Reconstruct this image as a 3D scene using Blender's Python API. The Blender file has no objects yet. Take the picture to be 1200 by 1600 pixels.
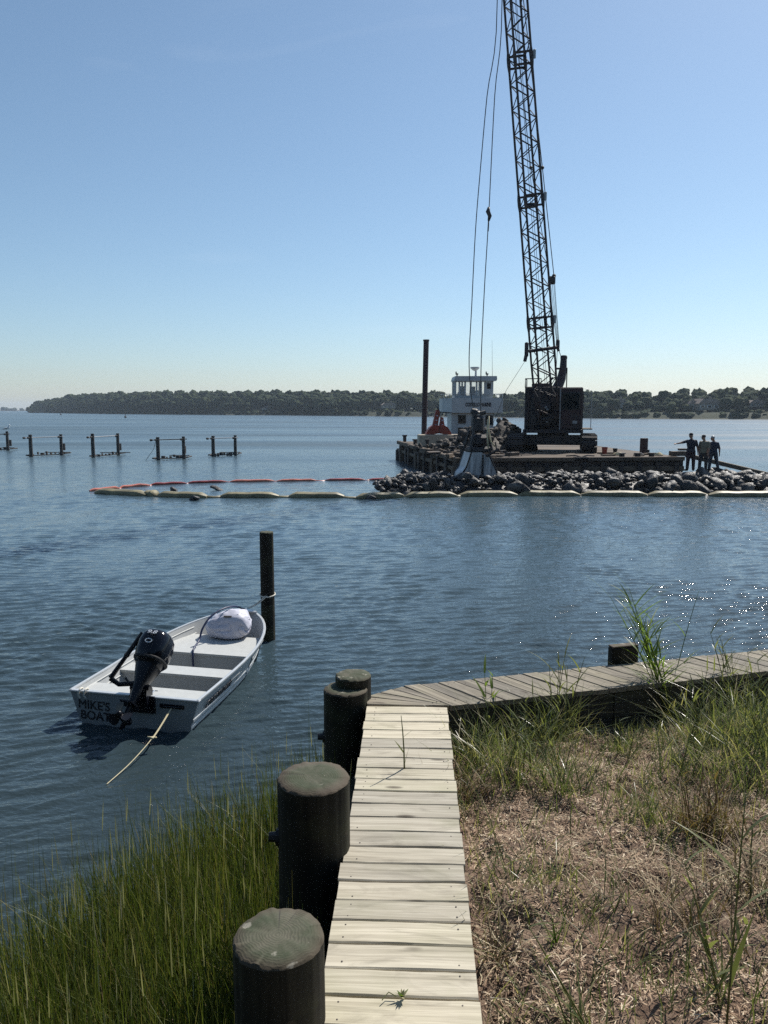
import bpy, bmesh, math, random
import numpy as np
from mathutils import Vector, Matrix, noise as mnoise

random.seed(7)
rng = np.random.default_rng(7)
S = bpy.context.scene
COL = S.collection
R = math.radians
pi = math.pi

# ------------------------------------------------------------------ camera
CAM_Z = 3.6
PITCH = R(7.58)
FPX = 1202.0
cam = bpy.data.cameras.new('camera')
cam.sensor_fit = 'VERTICAL'
cam.sensor_height = 36.0
cam.lens = 36.0 * FPX / 1600.0
cam.clip_start = 0.05
cam.clip_end = 20000
camo = bpy.data.objects.new('camera', cam)
COL.objects.link(camo)
camo.location = (0, 0, CAM_Z)
camo.rotation_euler = (pi / 2 - PITCH, 0, 0)
S.camera = camo

# ------------------------------------------------------------------ sky, sun, exposure
SUN_EL, SUN_AZ = R(48), R(38)          # azimuth measured from +Y (view direction) towards +X
world = bpy.data.worlds.new('World')
S.world = world
world.use_nodes = True
wn, wl = world.node_tree.nodes, world.node_tree.links
wn.clear()
w_out = wn.new('ShaderNodeOutputWorld')
w_bg = wn.new('ShaderNodeBackground')
sky = wn.new('ShaderNodeTexSky')
sky.sky_type = 'NISHITA'
sky.sun_disc = False
sky.sun_elevation = SUN_EL
sky.sun_rotation = SUN_AZ
sky.altitude = 0
sky.air_density = 1.0
sky.dust_density = 0.5
sky.ozone_density = 5.5
w_bg.inputs['Strength'].default_value = 0.090
# thin wisps of cirrus spread over the whole sky
tc = wn.new('ShaderNodeTexCoord')
mp = wn.new('ShaderNodeMapping'); mp.inputs['Scale'].default_value = (2.2, 2.2, 9.0)
nz = wn.new('ShaderNodeTexNoise'); nz.inputs['Scale'].default_value = 1.6; nz.inputs['Detail'].default_value = 7; nz.inputs['Distortion'].default_value = 0.6
cr = wn.new('ShaderNodeValToRGB')
cr.color_ramp.elements[0].position = 0.62; cr.color_ramp.elements[0].color = (0, 0, 0, 1)
cr.color_ramp.elements[1].position = 0.86; cr.color_ramp.elements[1].color = (0.07, 0.07, 0.07, 1)
mx = wn.new('ShaderNodeMixRGB'); mx.blend_type = 'MIX'
mx.inputs[2].default_value = (9.0, 9.4, 10.0, 1)
wl.new(tc.outputs['Generated'], mp.inputs['Vector']); wl.new(mp.outputs[0], nz.inputs['Vector'])
wl.new(nz.outputs['Fac'], cr.inputs[0]); wl.new(cr.outputs[0], mx.inputs[0])
hs_n = wn.new('ShaderNodeHueSaturation'); hs_n.inputs['Saturation'].default_value = 0.92; hs_n.inputs['Hue'].default_value = 0.49
wl.new(sky.outputs[0], hs_n.inputs['Color']); wl.new(hs_n.outputs[0], mx.inputs[1]); wl.new(mx.outputs[0], w_bg.inputs['Color'])
wl.new(w_bg.outputs[0], w_out.inputs['Surface'])

sun = bpy.data.lights.new('sun', 'SUN')
sun.energy = 5.0
sun.angle = R(0.53)
sun.color = (1.0, 0.95, 0.87)
suno = bpy.data.objects.new('sun', sun)
COL.objects.link(suno)
sdir = Vector((math.sin(SUN_AZ) * math.cos(SUN_EL), math.cos(SUN_AZ) * math.cos(SUN_EL), math.sin(SUN_EL)))
suno.rotation_euler = sdir.to_track_quat('Z', 'Y').to_euler()
suno.location = (20, 20, 40)

S.view_settings.view_transform = 'Standard'
S.view_settings.look = 'None'
S.view_settings.exposure = 0.35
S.view_settings.gamma = 1.0
S.view_settings.use_curve_mapping = False
S.render.engine = 'CYCLES'
try:
    S.cycles.use_denoising = False
    S.cycles.caustics_reflective = False
    S.cycles.caustics_refractive = False
    S.cycles.max_bounces = 6
    S.cycles.transparent_max_bounces = 6
    S.cycles.sample_clamp_indirect = 6.0
    S.cycles.volume_bounces = 0
except Exception:
    pass

# ------------------------------------------------------------------ helpers
CP, SP_ = math.cos(PITCH), math.sin(PITCH)
def ray(px, py):
    u, v = (px - 600) / FPX, (800 - py) / FPX
    return Vector((u, CP + v * SP_, v * CP - SP_))
def onz(px, py, z):                       # where that sight line meets the level z
    d = ray(px, py)
    return Vector((0, 0, CAM_Z)) + d * ((z - CAM_Z) / d.z)
def ony(px, py, Y):                       # where it meets the upright plane at distance Y
    d = ray(px, py)
    return Vector((0, 0, CAM_Z)) + d * (Y / d.y)

class NT:
    """small wrapper to write node materials"""
    def __init__(s, name):
        s.m = bpy.data.materials.new(name); s.m.use_nodes = True
        s.n, s.l = s.m.node_tree.nodes, s.m.node_tree.links
        s.n.clear()
        s.out = s.n.new('ShaderNodeOutputMaterial')
        s.b = s.n.new('ShaderNodeBsdfPrincipled')
        s.l.new(s.b.outputs[0], s.out.inputs['Surface'])
    def new(s, t, **kw):
        x = s.n.new(t)
        for k, v in kw.items():
            if k in x.inputs: x.inputs[k].default_value = v
            else: setattr(x, k, v)
        return x
    def link(s, a, b): s.l.new(a, b)
    def coords(s, scale=(1, 1, 1), rand=True, kind='Object'):
        t = s.new('ShaderNodeTexCoord')
        m = s.new('ShaderNodeMapping'); m.inputs['Scale'].default_value = scale
        s.link(t.outputs[kind], m.inputs['Vector'])
        if rand:
            oi = s.new('ShaderNodeObjectInfo')
            c = s.new('ShaderNodeCombineXYZ')
            for k in range(3):
                mu = s.new('ShaderNodeMath', operation='MULTIPLY'); mu.inputs[1].default_value = (37.0, 53.0, 71.0)[k]
                s.link(oi.outputs['Random'], mu.inputs[0]); s.link(mu.outputs[0], c.inputs[k])
            s.link(c.outputs[0], m.inputs['Location'])
        return m.outputs[0]
    def noise(s, vec, scale, detail=4, rough=0.55, dist=0.0):
        n = s.new('ShaderNodeTexNoise'); n.inputs['Scale'].default_value = scale; n.inputs['Detail'].default_value = detail
        n.inputs['Roughness'].default_value = rough; n.inputs['Distortion'].default_value = dist
        s.link(vec, n.inputs['Vector']); return n.outputs['Fac']
    def ramp(s, fac, stops):
        r = s.new('ShaderNodeValToRGB'); e = r.color_ramp.elements
        while len(e) < len(stops): e.new(0.5)
        for el, (p, c) in zip(e, stops):
            el.position = p; el.color = (*c, 1) if len(c) == 3 else c
        s.link(fac, r.inputs[0]); return r.outputs[0]
    def mix(s, fac, a, b, mode='MIX'):
        x = s.new('ShaderNodeMixRGB', blend_type=mode)
        for k, v in ((0, fac), (1, a), (2, b)):
            if isinstance(v, (int, float)): x.inputs[k].default_value = v
            elif isinstance(v, tuple): x.inputs[k].default_value = (*v, 1) if len(v) == 3 else v
            else: s.link(v, x.inputs[k])
        return x.outputs[0]
    def math(s, op, a, b=0.0):
        x = s.new('ShaderNodeMath', operation=op)
        for k, v in ((0, a), (1, b)):
            if isinstance(v, (int, float)): x.inputs[k].default_value = v
            else: s.link(v, x.inputs[k])
        return x.outputs[0]
    def bump(s, h, dist, strength=1.0, prev=None):
        b = s.new('ShaderNodeBump'); b.inputs['Distance'].default_value = dist; b.inputs['Strength'].default_value = strength
        s.link(h, b.inputs['Height'])
        if prev is not None: s.link(prev, b.inputs['Normal'])
        return b.outputs[0]
    def set(s, **kw):
        for k, v in kw.items():
            k = k.replace('_', ' ')
            if isinstance(v, (int, float)): s.b.inputs[k].default_value = v
            elif isinstance(v, tuple): s.b.inputs[k].default_value = (*v, 1) if len(v) == 3 else v
            else: s.link(v, s.b.inputs[k])
        return s

def plain(name, c, rough=0.6, metal=0.0, var=0.25, scale=6.0, bump=0.0, dark=None, spec=0.5):
    t = NT(name); v = t.coords()
    n = t.noise(v, scale, 6, 0.65)
    lo = dark or tuple(x * (1 - var) for x in c); hi = tuple(min(1, x * (1 + var)) for x in c)
    t.set(Base_Color=t.ramp(n, [(0.3, lo), (0.7, hi)]), Roughness=rough, Metallic=metal)
    t.b.inputs['Specular IOR Level'].default_value = spec
    if bump: t.set(Normal=t.bump(t.noise(v, scale * 3, 5), bump))
    return t.m

def rusty(name, c, rust=(0.12, 0.05, 0.03), amt=0.5, rough=0.6):
    t = NT(name); v = t.coords()
    n = t.noise(v, 2.2, 8, 0.7, 0.4)
    n2 = t.noise(v, 14, 5, 0.6)
    base = t.ramp(n2, [(0.3, tuple(x * 0.7 for x in c)), (0.7, c)])
    f = t.ramp(n, [(amt - 0.06, (0, 0, 0)), (amt + 0.08, (1, 1, 1))])
    t.set(Base_Color=t.mix(f, base, rust), Roughness=rough, Normal=t.bump(n2, 0.006))
    return t.m

def wood(name, lo, hi, stain, along=(1.2, 34, 34), green=0.25, rough=0.8, depth=0.0015):
    """weathered timber: grain runs along local x"""
    t = NT(name)
    v = t.coords(along)
    v2 = t.coords((1.6, 5.0, 5.0))
    g = t.noise(v, 1.0, 8, 0.6, 0.9)
    fine = t.noise(t.coords((3.0, 150, 150)), 1.0, 4, 0.6)
    base = t.ramp(g, [(0.27, tuple(0.42 * x for x in lo)), (0.38, lo), (0.64, hi)])
    base = t.mix(t.ramp(fine, [(0.44, (0, 0, 0)), (0.72, (0.6, 0.6, 0.6))]), base, tuple(.72 * x for x in lo))
    blot = t.noise(v2, 1.3, 6, 0.65, 1.2)
    base = t.mix(t.ramp(blot, [(0.53, (0, 0, 0)), (0.72, (0.6, 0.6, 0.6))]), base, stain)
    gr = t.noise(t.coords((2, 3, 3)), 1.1, 4)
    base = t.mix(t.ramp(gr, [(0.48, (0, 0, 0)), (0.72, (green, green, green))]), base, (0.19, 0.21, 0.09))
    # knots: rings round sparse cell centres
    vo = t.new('ShaderNodeTexVoronoi'); vo.inputs['Scale'].default_value = 1.0
    t.link(t.coords((1.9, 6.0, 6.0)), vo.inputs['Vector'])
    kn = t.ramp(vo.outputs['Distance'], [(0.0, (0.9, 0.9, 0.9)), (0.07, (0.65, 0.65, 0.65)), (0.12, (0.0, 0.0, 0.0))])
    base = t.mix(kn, base, (0.07, 0.055, 0.04))
    oi = t.new('ShaderNodeObjectInfo')
    tone = t.ramp(oi.outputs['Random'], [(0.0, (0.72, 0.72, 0.74)), (0.5, (0.92, 0.91, 0.9)), (1.0, (1.08, 1.06, 1.02))])
    base = t.mix(1.0, base, tone, 'MULTIPLY')
    nb = t.bump(g, depth, 0.8)
    nb = t.bump(fine, depth * 0.5, 0.6, nb)
    t.set(Base_Color=base, Roughness=rough, Normal=nb)
    t.b.inputs['Specular IOR Level'].default_value = 0.25
    return t.m

def foliage(name, stops, trans=0.35, rough=0.45, island=True, tip=None):
    t = NT(name)
    g = t.new('ShaderNodeNewGeometry')
    f = g.outputs['Random Per Island']
    c = t.ramp(f, stops)
    t.set(Base_Color=c, Roughness=rough)
    t.b.inputs['Specular IOR Level'].default_value = 0.35
    tr = t.new('ShaderNodeBsdfTranslucent'); t.link(t.mix(1.0, c, (1.25, 1.35, 0.7), 'MULTIPLY'), tr.inputs['Color'])
    ms = t.new('ShaderNodeMixShader'); ms.inputs[0].default_value = trans
    t.link(t.b.outputs[0], ms.inputs[1]); t.link(tr.outputs[0], ms.inputs[2]); t.link(ms.outputs[0], t.out.inputs['Surface'])
    return t.m

# ------------------------------------------------------------------ mesh builder
class MB:
    def __init__(s): s.v = []; s.f = []; s.mi = []
    def add(s, vs, fs, mi=0):
        o = len(s.v); s.v.extend([tuple(p) for p in vs]); s.f.extend([tuple(i + o for i in f) for f in fs]); s.mi.extend([mi] * len(fs)); return s
    def box(s, c, size, rot=None, mi=0, taper=1.0):
        hx, hy, hz = size[0] / 2, size[1] / 2, size[2] / 2
        vs = [Vector((x * hx * (taper if z > 0 else 1), y * hy * (taper if z > 0 else 1), z * hz)) for z in (-1, 1) for y in (-1, 1) for x in (-1, 1)]
        if rot is not None: vs = [rot @ p for p in vs]
        c = Vector(c)
        return s.add([p + c for p in vs], [(0, 2, 3, 1), (4, 5, 7, 6), (0, 1, 5, 4), (2, 6, 7, 3), (0, 4, 6, 2), (1, 3, 7, 5)], mi)
    def bevbox(s, c, size, b=0.01, rot=None, mi=0):
        """box with chamfered edges"""
        h = [size[0] / 2, size[1] / 2, size[2] / 2]
        vs = []
        idx = {}
        for sx in (-1, 1):
            for sy in (-1, 1):
                for sz in (-1, 1):
                    sg = (sx, sy, sz)
                    for a in range(3):
                        p = [sg[k] * (h[k] if k == a else h[k] - b) for k in range(3)]
                        idx[(sg, a)] = len(vs); vs.append(Vector(p))
        fs = []
        for a in range(3):
            o = [k for k in range(3) if k != a]
            for sa in (-1, 1):
                loop = []
                for s0, s1 in ((-1, -1), (1, -1), (1, 1), (-1, 1)):
                    sg = [0, 0, 0]; sg[a] = sa; sg[o[0]] = s0; sg[o[1]] = s1
                    loop.append(idx[(tuple(sg), a)])
                if (sa > 0) == (a == 1): loop.reverse()
                fs.append(tuple(loop))
        for e in range(3):      # edges parallel to axis e
            o = [k for k in range(3) if k != e]
            for s0 in (-1, 1):
                for s1 in (-1, 1):
                    def I(se, a):
                        sg = [0, 0, 0]; sg[e] = se; sg[o[0]] = s0; sg[o[1]] = s1
                        return idx[(tuple(sg), a)]
                    fs.append((I(-1, o[0]), I(1, o[0]), I(1, o[1]), I(-1, o[1])))
        for sx in (-1, 1):
            for sy in (-1, 1):
                for sz in (-1, 1):
                    fs.append(tuple(idx[((sx, sy, sz), a)] for a in range(3)))
        if rot is not None: vs = [rot @ p for p in vs]
        c = Vector(c)
        return s.add([p + c for p in vs], fs, mi)
    def tube(s, pts, r, n=8, cap=True, mi=0, flat=1.0):
        pts = [Vector(p) for p in pts]
        if isinstance(r, (int, float)): r = [r] * len(pts)
        vs = []; fs = []; up = None
        for i, p in enumerate(pts):
            d = (pts[min(i + 1, len(pts) - 1)] - pts[max(i - 1, 0)]).normalized()
            if up is None: up = Vector((0, 0, 1)) if abs(d.z) < 0.9 else Vector((1, 0, 0))
            a = d.cross(up).normalized(); up = a.cross(d).normalized()
            for k in range(n):
                t = 2 * pi * k / n
                vs.append(p + a * (math.cos(t) * r[i]) + up * (math.sin(t) * r[i] * flat))
        for i in range(len(pts) - 1):
            for k in range(n):
                k2 = (k + 1) % n
                fs.append((i * n + k, i * n + k2, (i + 1) * n + k2, (i + 1) * n + k))
        if cap: fs.append(tuple(range(n - 1, -1, -1))); fs.append(tuple(range((len(pts) - 1) * n, len(pts) * n)))
        return s.add(vs, fs, mi)
    def ball(s, c, r, nu=10, nv=7, mi=0):
        if isinstance(r, (int, float)): r = (r, r, r)
        vs = [Vector((0, 0, -1))]
        for i in range(1, nv):
            ph = -pi / 2 + pi * i / nv
            for k in range(nu): vs.append(Vector((math.cos(ph) * math.cos(2 * pi * k / nu), math.cos(ph) * math.sin(2 * pi * k / nu), math.sin(ph))))
        vs.append(Vector((0, 0, 1))); fs = []
        for k in range(nu): fs.append((0, 1 + (k + 1) % nu, 1 + k))
        for i in range(nv - 2):
            for k in range(nu):
                a = 1 + i * nu + k; b = 1 + i * nu + (k + 1) % nu
                fs.append((a, b, b + nu, a + nu))
        L = len(vs) - 1
        for k in range(nu): fs.append((L, 1 + (nv - 2) * nu + k, 1 + (nv - 2) * nu + (k + 1) % nu))
        c = Vector(c)
        return s.add([c + Vector((p.x * r[0], p.y * r[1], p.z * r[2])) for p in vs], fs, mi)
    def prism(s, poly, h0, h1, axis='z', mi=0, M=None):
        """poly in two axes, extruded along the third"""
        def mk(a, b, h): return Vector((a, b, h)) if axis == 'z' else (Vector((a, h, b)) if axis == 'y' else Vector((h, a, b)))
        n = len(poly); vs = [mk(a, b, h0) for a, b in poly] + [mk(a, b, h1) for a, b in poly]
        if M is not None: vs = [M @ p for p in vs]
        fs = [tuple(range(n - 1, -1, -1)), tuple(range(n, 2 * n))] + [(k, (k + 1) % n, n + (k + 1) % n, n + k) for k in range(n)]
        return s.add(vs, fs, mi)
    def lathe(s, prof, c=(0, 0, 0), n=20, mi=0):
        vs = []; fs = []
        for r, z in prof:
            for k in range(n): vs.append(Vector((c[0] + r * math.cos(2 * pi * k / n), c[1] + r * math.sin(2 * pi * k / n), c[2] + z)))
        for i in range(len(prof) - 1):
            for k in range(n):
                k2 = (k + 1) % n; fs.append((i * n + k, i * n + k2, (i + 1) * n + k2, (i + 1) * n + k))
        fs.append(tuple(range(n - 1, -1, -1))); fs.append(tuple(range((len(prof) - 1) * n, len(prof) * n)))
        return s.add(vs, fs, mi)
    def xf(s, M): s.v = [tuple(M @ Vector(p)) for p in s.v]; return s
    def shift(s, d): s.v = [(p[0] - d[0], p[1] - d[1], p[2] - d[2]) for p in s.v]; return s
    def mesh(s, name, mats, smooth=False):
        m = bpy.data.meshes.new(name); m.from_pydata(s.v, [], s.f)
        for k in (mats if isinstance(mats, (list, tuple)) else [mats]): m.materials.append(k)
        if any(s.mi): m.polygons.foreach_set('material_index', s.mi)
        bm = bmesh.new(); bm.from_mesh(m); bmesh.ops.recalc_face_normals(bm, faces=bm.faces); bm.to_mesh(m); bm.free()
        if smooth:
            m.polygons.foreach_set('use_smooth', [True] * len(m.polygons))
            if smooth is not True: m.set_sharp_from_angle(angle=R(smooth))
        m.update(); return m
    def build(s, name, mats, parent=None, smooth=False, loc=(0, 0, 0), rot=None):
        return put(name, s.mesh(name, mats, smooth), parent, loc, rot)

def put(name, mesh, parent=None, loc=(0, 0, 0), rot=None):
    o = bpy.data.objects.new(name, mesh); COL.objects.link(o)
    if parent is not None: o.parent = parent
    o.location = loc
    if rot is not None: o.rotation_euler = rot
    return o

def tag(o, label=None, cat=None, group=None, kind=None):
    if label: o['label'] = label
    if cat: o['category'] = cat
    if group: o['group'] = group
    if kind: o['kind'] = kind
    return o

def thing(name, label, cat, loc=(0, 0, 0), rz=0.0, group=None):
    o = bpy.data.objects.new(name, None); COL.objects.link(o)
    o.empty_display_size = 0.2; o.location = loc; o.rotation_euler = (0, 0, rz)
    return tag(o, label, cat, group)

def raw_mesh(name, v, f, mat, smooth=False):
    m = bpy.data.meshes.new(name)
    v = np.asarray(v, dtype=np.float32); f = np.asarray(f, dtype=np.int32)
    k = f.shape[1]
    m.vertices.add(len(v)); m.vertices.foreach_set('co', v.ravel())
    m.loops.add(f.size); m.loops.foreach_set('vertex_index', f.ravel())
    m.polygons.add(len(f)); m.polygons.foreach_set('loop_start', np.arange(0, f.size, k, dtype=np.int32))
    m.polygons.foreach_set('loop_total', np.full(len(f), k, dtype=np.int32))
    if smooth: m.polygons.foreach_set('use_smooth', np.ones(len(f), dtype=bool))
    m.materials.append(mat); m.update(); m.validate(); return m

def blade_arrays(root, h, w, az, lean, bend, segs=4, curl=1.7):
    """ribbon leaves: root (n,3), height, width, azimuth of lean, lean and bend as fractions of the height"""
    n = len(root)
    root = np.asarray(root, float); h, w, az, lean, bend = [np.broadcast_to(np.asarray(a, float), (n,)) for a in (h, w, az, lean, bend)]
    face = az + pi / 2 + rng.normal(0, 0.5, n)
    V = np.zeros((n, (segs + 1) * 2, 3)); 
    for i in range(segs + 1):
        t = i / segs
        out = h * (lean * t + bend * t ** curl)
        z = h * (t * np.sqrt(np.maximum(0.05, 1 - lean ** 2)) - 0.45 * np.abs(bend) * t ** (curl + 0.6))
        hw = 0.5 * w * (1 - t ** 1.8) * (0.55 + 0.9 * min(1, t * 3) * 0.5) + 0.0004
        cx, cy = root[:, 0] + np.cos(az) * out, root[:, 1] + np.sin(az) * out
        for sgn, k in ((-1, 0), (1, 1)):
            V[:, 2 * i + k, 0] = cx + sgn * hw * np.cos(face); V[:, 2 * i + k, 1] = cy + sgn * hw * np.sin(face); V[:, 2 * i + k, 2] = root[:, 2] + z
    base = (np.arange(n) * (segs + 1) * 2)[:, None, None]
    q = np.array([[2 * i, 2 * i + 1, 2 * i + 3, 2 * i + 2] for i in range(segs)])[None]
    return V.reshape(-1, 3), (base + q).reshape(-1, 4)

def join_arrays(L):
    vs, fs, o = [], [], 0
    for v, f in L: vs.append(v); fs.append(f + o); o += len(v)
    return np.concatenate(vs), np.concatenate(fs)

def text(name, body, size, mat, parent, M, ext=0.0015, shear=0.0, sx=1.0, bold=0.0):
    c = bpy.data.curves.new(name, 'FONT'); c.body = body; c.size = size; c.extrude = ext; c.shear = shear
    c.align_x = 'CENTER'; c.align_y = 'CENTER'; c.bevel_depth = size * bold; c.bevel_resolution = 0
    o = bpy.data.objects.new(name, c); COL.objects.link(o)
    dg = bpy.context.evaluated_depsgraph_get()
    m = bpy.data.meshes.new_from_object(o.evaluated_get(dg)); bpy.data.objects.remove(o); bpy.data.curves.remove(c)
    m.transform(M @ Matrix.Diagonal((sx, 1, 1, 1))); m.materials.clear(); m.materials.append(mat); m.name = name
    return put(name, m, parent)

def frame(o, x, z):
    """matrix with text baseline along x, facing z"""
    x = Vector(x).normalized(); z = Vector(z).normalized(); y = z.cross(x).normalized(); x = y.cross(z)
    return Matrix.Translation(o) @ Matrix((x, y, z)).transposed().to_4x4()

def noisy(p, s=1.0, seed=0.0):
    return mnoise.noise(Vector((p[0] * s + seed, p[1] * s + seed * 1.7, p[2] * s - seed)))

# ------------------------------------------------------------------ materials
M = {}
M['deck'] = wood('weathered_deck_wood', (0.41, 0.37, 0.288), (0.58, 0.535, 0.43), (0.17, 0.15, 0.115), green=0.26)
M['deck_grey'] = wood('grey_deck_wood', (0.16, 0.142, 0.113), (0.33, 0.295, 0.235), (0.085, 0.075, 0.062), green=0.2)
M['timber'] = wood('dark_bulkhead_timber', (0.035, 0.034, 0.029), (0.08, 0.075, 0.062), (0.02, 0.02, 0.018), green=0.2)
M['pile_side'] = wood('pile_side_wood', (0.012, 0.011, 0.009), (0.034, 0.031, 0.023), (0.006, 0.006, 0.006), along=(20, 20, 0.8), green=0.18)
# sawn pile top with rings
t = NT('pile_top_wood'); v = t.coords(rand=False)
ln = t.new('ShaderNodeVectorMath', operation='LENGTH'); t.link(v, ln.inputs[0])
nn = t.noise(v, 9, 4); rr = t.math('ADD', t.math('MULTIPLY', ln.outputs['Value'], 520.0), t.math('MULTIPLY', nn, 40.0))
sn = t.math('SINE', rr)
rings = t.ramp(sn, [(0.0, (0.070, 0.066, 0.044)), (0.9, (0.090, 0.085, 0.056))])
blot = t.noise(t.coords(rand=True), 7, 6, 0.7)
tc_ = t.mix(t.ramp(blot, [(0.36, (0, 0, 0)), (0.58, (0.9, 0.9, 0.9))]), rings, (0.030, 0.040, 0.016))
spots = t.noise(t.coords(), 16, 3, 0.5)
an_ = t.new('ShaderNodeTexGradient', gradient_type='RADIAL'); t.link(v, an_.inputs[0])
ck_ = t.new('ShaderNodeTexNoise'); ck_.noise_dimensions = '1D'; ck_.inputs['Scale'].default_value = 1.0; ck_.inputs['Detail'].default_value = 2; t.link(t.math('MULTIPLY', an_.outputs['Fac'], 26.0), ck_.inputs['W'])
tc_ = t.mix(t.ramp(ck_.outputs['Fac'], [(0.24, (.8, .8, .8)), (0.29, (0, 0, 0))]), tc_, (0.02, 0.018, 0.014))
tc_ = t.mix(t.ramp(ln.outputs['Value'], [(0.115, (0, 0, 0)), (0.165, (.75, .75, .75))]), tc_, (0.07, 0.048, 0.032))
tc_ = t.mix(t.ramp(spots, [(0.66, (0, 0, 0)), (0.71, (0.6, 0.6, 0.6))]), tc_, (0.30, 0.28, 0.23))
t.set(Base_Color=tc_, Roughness=0.85, Normal=t.bump(sn, 0.0006, 0.5, t.bump(blot, .008, .7))); M['pile_top'] = t.m
M['nail'] = plain('rusty_nail_head', (0.06, 0.05, 0.045), 0.6, 0.4)
M['iron'] = plain('dark_iron', (0.035, 0.033, 0.035), 0.6, 0.3)
M['boat'] = plain('grey_white_boat_paint', (0.42, 0.44, 0.45), 0.38, 0.0, 0.06, 5.0)
M['boat_in'] = plain('boat_inner_paint', (0.37, 0.38, 0.38), 0.5, 0.0, 0.08, 9.0)
M['seat'] = plain('bench_paint', (0.43, 0.44, 0.43), 0.5, 0.0, 0.07, 12.0)
M['alu'] = plain('aluminium_gunwale', (0.55, 0.57, 0.58), 0.32, 0.35, 0.06, 8.0)
M['letter'] = plain('dark_lettering', (0.012, 0.014, 0.022), 0.5, 0, 0.1)
M['stripe'] = plain('white_stripe', (0.74, 0.76, 0.78), 0.4, 0, 0.05)
M['cowl'] = plain('black_cowling', (0.004, 0.005, 0.010), 0.14, 0, 0.2, 5, spec=0.35)
M['motor'] = plain('black_motor_metal', (0.005, 0.006, 0.010), 0.32, 0.0, 0.2, spec=0.3)
M['rubber'] = plain('black_rubber', (0.012, 0.012, 0.013), 0.7)
M['white'] = plain('white_paint', (0.74, 0.75, 0.74), 0.45, 0, 0.08, 5)
M['silver'] = plain('silver_metal', (0.6, 0.6, 0.6), 0.35, 0.7, 0.1)
M['rope'] = plain('tan_rope', (0.52, 0.46, 0.30), 0.85, 0, 0.2, 60)
M['white_rope'] = plain('white_rope', (0.65, 0.62, 0.54), 0.85, 0, 0.15, 60)
M['blue_rope'] = plain('navy_hose', (0.012, 0.022, 0.07), 0.45)
M['cloth'] = plain('white_tarp_cloth', (0.52, 0.52, 0.60), 0.5, 0, 0.05, 6)
M['tug'] = plain('tug_white_paint', (0.40, 0.42, 0.43), 0.5, 0, 0.14, 1.3)
M['glass'] = plain('dark_window_glass', (0.012, 0.016, 0.018), 0.06, 0, 0.2)
g = NT('clear_glass'); g.set(Base_Color=(0.9, 0.95, 0.95), Roughness=0.02); g.b.inputs['Alpha'].default_value = 0.18; M['clear'] = g.m
M['crane'] = rusty('dark_crane_paint', (0.010, 0.009, 0.014), (0.026, 0.012, 0.012), 0.54)
M['crane_red'] = rusty('dull_red_paint', (0.042, 0.014, 0.016), (0.018, 0.012, 0.015), 0.55)
M['boom'] = rusty('boom_paint', (0.022, 0.017, 0.021), (0.06, 0.022, 0.018), 0.56)
M['wire'] = plain('wire_rope_steel', (0.05, 0.05, 0.052), 0.5, 0.5)
M['track'] = rusty('track_steel', (0.014, 0.013, 0.015), (0.045, 0.028, 0.022), 0.54)
M['red'] = rusty('red_orange_paint', (0.30, 0.045, 0.022), (0.10, 0.025, 0.02), 0.56)
M['hull'] = rusty('barge_hull', (0.030, 0.028, 0.030), (0.085, 0.06, 0.045), 0.5, 0.8)
M['bdeck'] = plain('barge_deck_planks', (0.20, 0.155, 0.105), 0.85, 0, 0.5, 2.0, bump=0.01)
M['btimber'] = wood('barge_timber', (0.075, 0.06, 0.048), (0.20, 0.155, 0.115), (0.035, 0.03, 0.027), green=0.0)
M['concrete'] = plain('tan_concrete', (0.40, 0.34, 0.26), 0.9, 0, 0.2, 3, bump=0.01)
t = NT('worn_bright_steel'); n1 = t.noise(t.coords((7, 7, 1.2)), 1.0, 6, .65)
t.set(Base_Color=t.ramp(n1, [(.3, (.16, .16, .17)), (.55, (.45, .46, .48)), (.75, (.66, .67, .69))]), Roughness=.42, Metallic=.25); M['jaw'] = t.m
t = NT('wet_rock'); v = t.coords((.6, .6, .6), True)
n1 = t.noise(v, 1.7, 8, 0.65); n2 = t.noise(v, 7, 6, 0.6)
t.set(Base_Color=t.mix(t.ramp(n2, [(0.45, (0, 0, 0)), (0.7, (0.7, 0.7, 0.7))]), t.ramp(n1, [(0.3, (0.010, 0.010, 0.013)), (0.52, (0.030, 0.029, 0.030)), (0.74, (0.17, 0.16, 0.145))]), (0.045, 0.042, 0.042)),
      Roughness=t.ramp(n2, [(0.35, (0.38, 0.38, 0.38)), (0.7, (0.75, 0.75, 0.75))]), Normal=t.bump(t.noise(v, 5, 8, 0.7), 0.06)); M['rock'] = t.m
t = NT('rubble_rock'); v = t.coords(); n1 = t.noise(v, 1.9, 8, 0.65)
t.set(Base_Color=t.ramp(n1, [(0.3, (0.026, 0.022, 0.021)), (0.55, (0.07, 0.058, 0.048)), (0.75, (0.15, 0.125, 0.10))]), Roughness=0.8, Normal=t.bump(t.noise(v, 5, 8, 0.7), 0.05)); M['rubble'] = t.m
M['yellow'] = plain('dirty_yellow_boom', (0.22, 0.19, 0.105), 0.55, 0, 0.3, 2.5, dark=(0.10, 0.09, 0.055), bump=0.01)
M['redboom'] = plain('faded_red_boom', (0.26, 0.050, 0.040), 0.32, 0, 0.35, 3.0, bump=0.01)
M['pinkboom'] = plain('orange_pink_boom', (0.46, 0.15, 0.10), 0.35, 0, 0.25, 3.0, bump=0.01)
M['oldpile'] = plain('old_dark_piling', (0.045, 0.042, 0.04), 0.85, 0, 0.4, 4, bump=0.01)
M['pipe'] = plain('grey_pipe', (0.30, 0.31, 0.32), 0.5, 0.3, 0.2)
M['skin'] = plain('skin', (0.33, 0.18, 0.12), 0.55, 0, 0.1)
M['navy'] = plain('navy_shirt', (0.02, 0.02, 0.032), 0.85, 0, 0.2)
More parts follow.
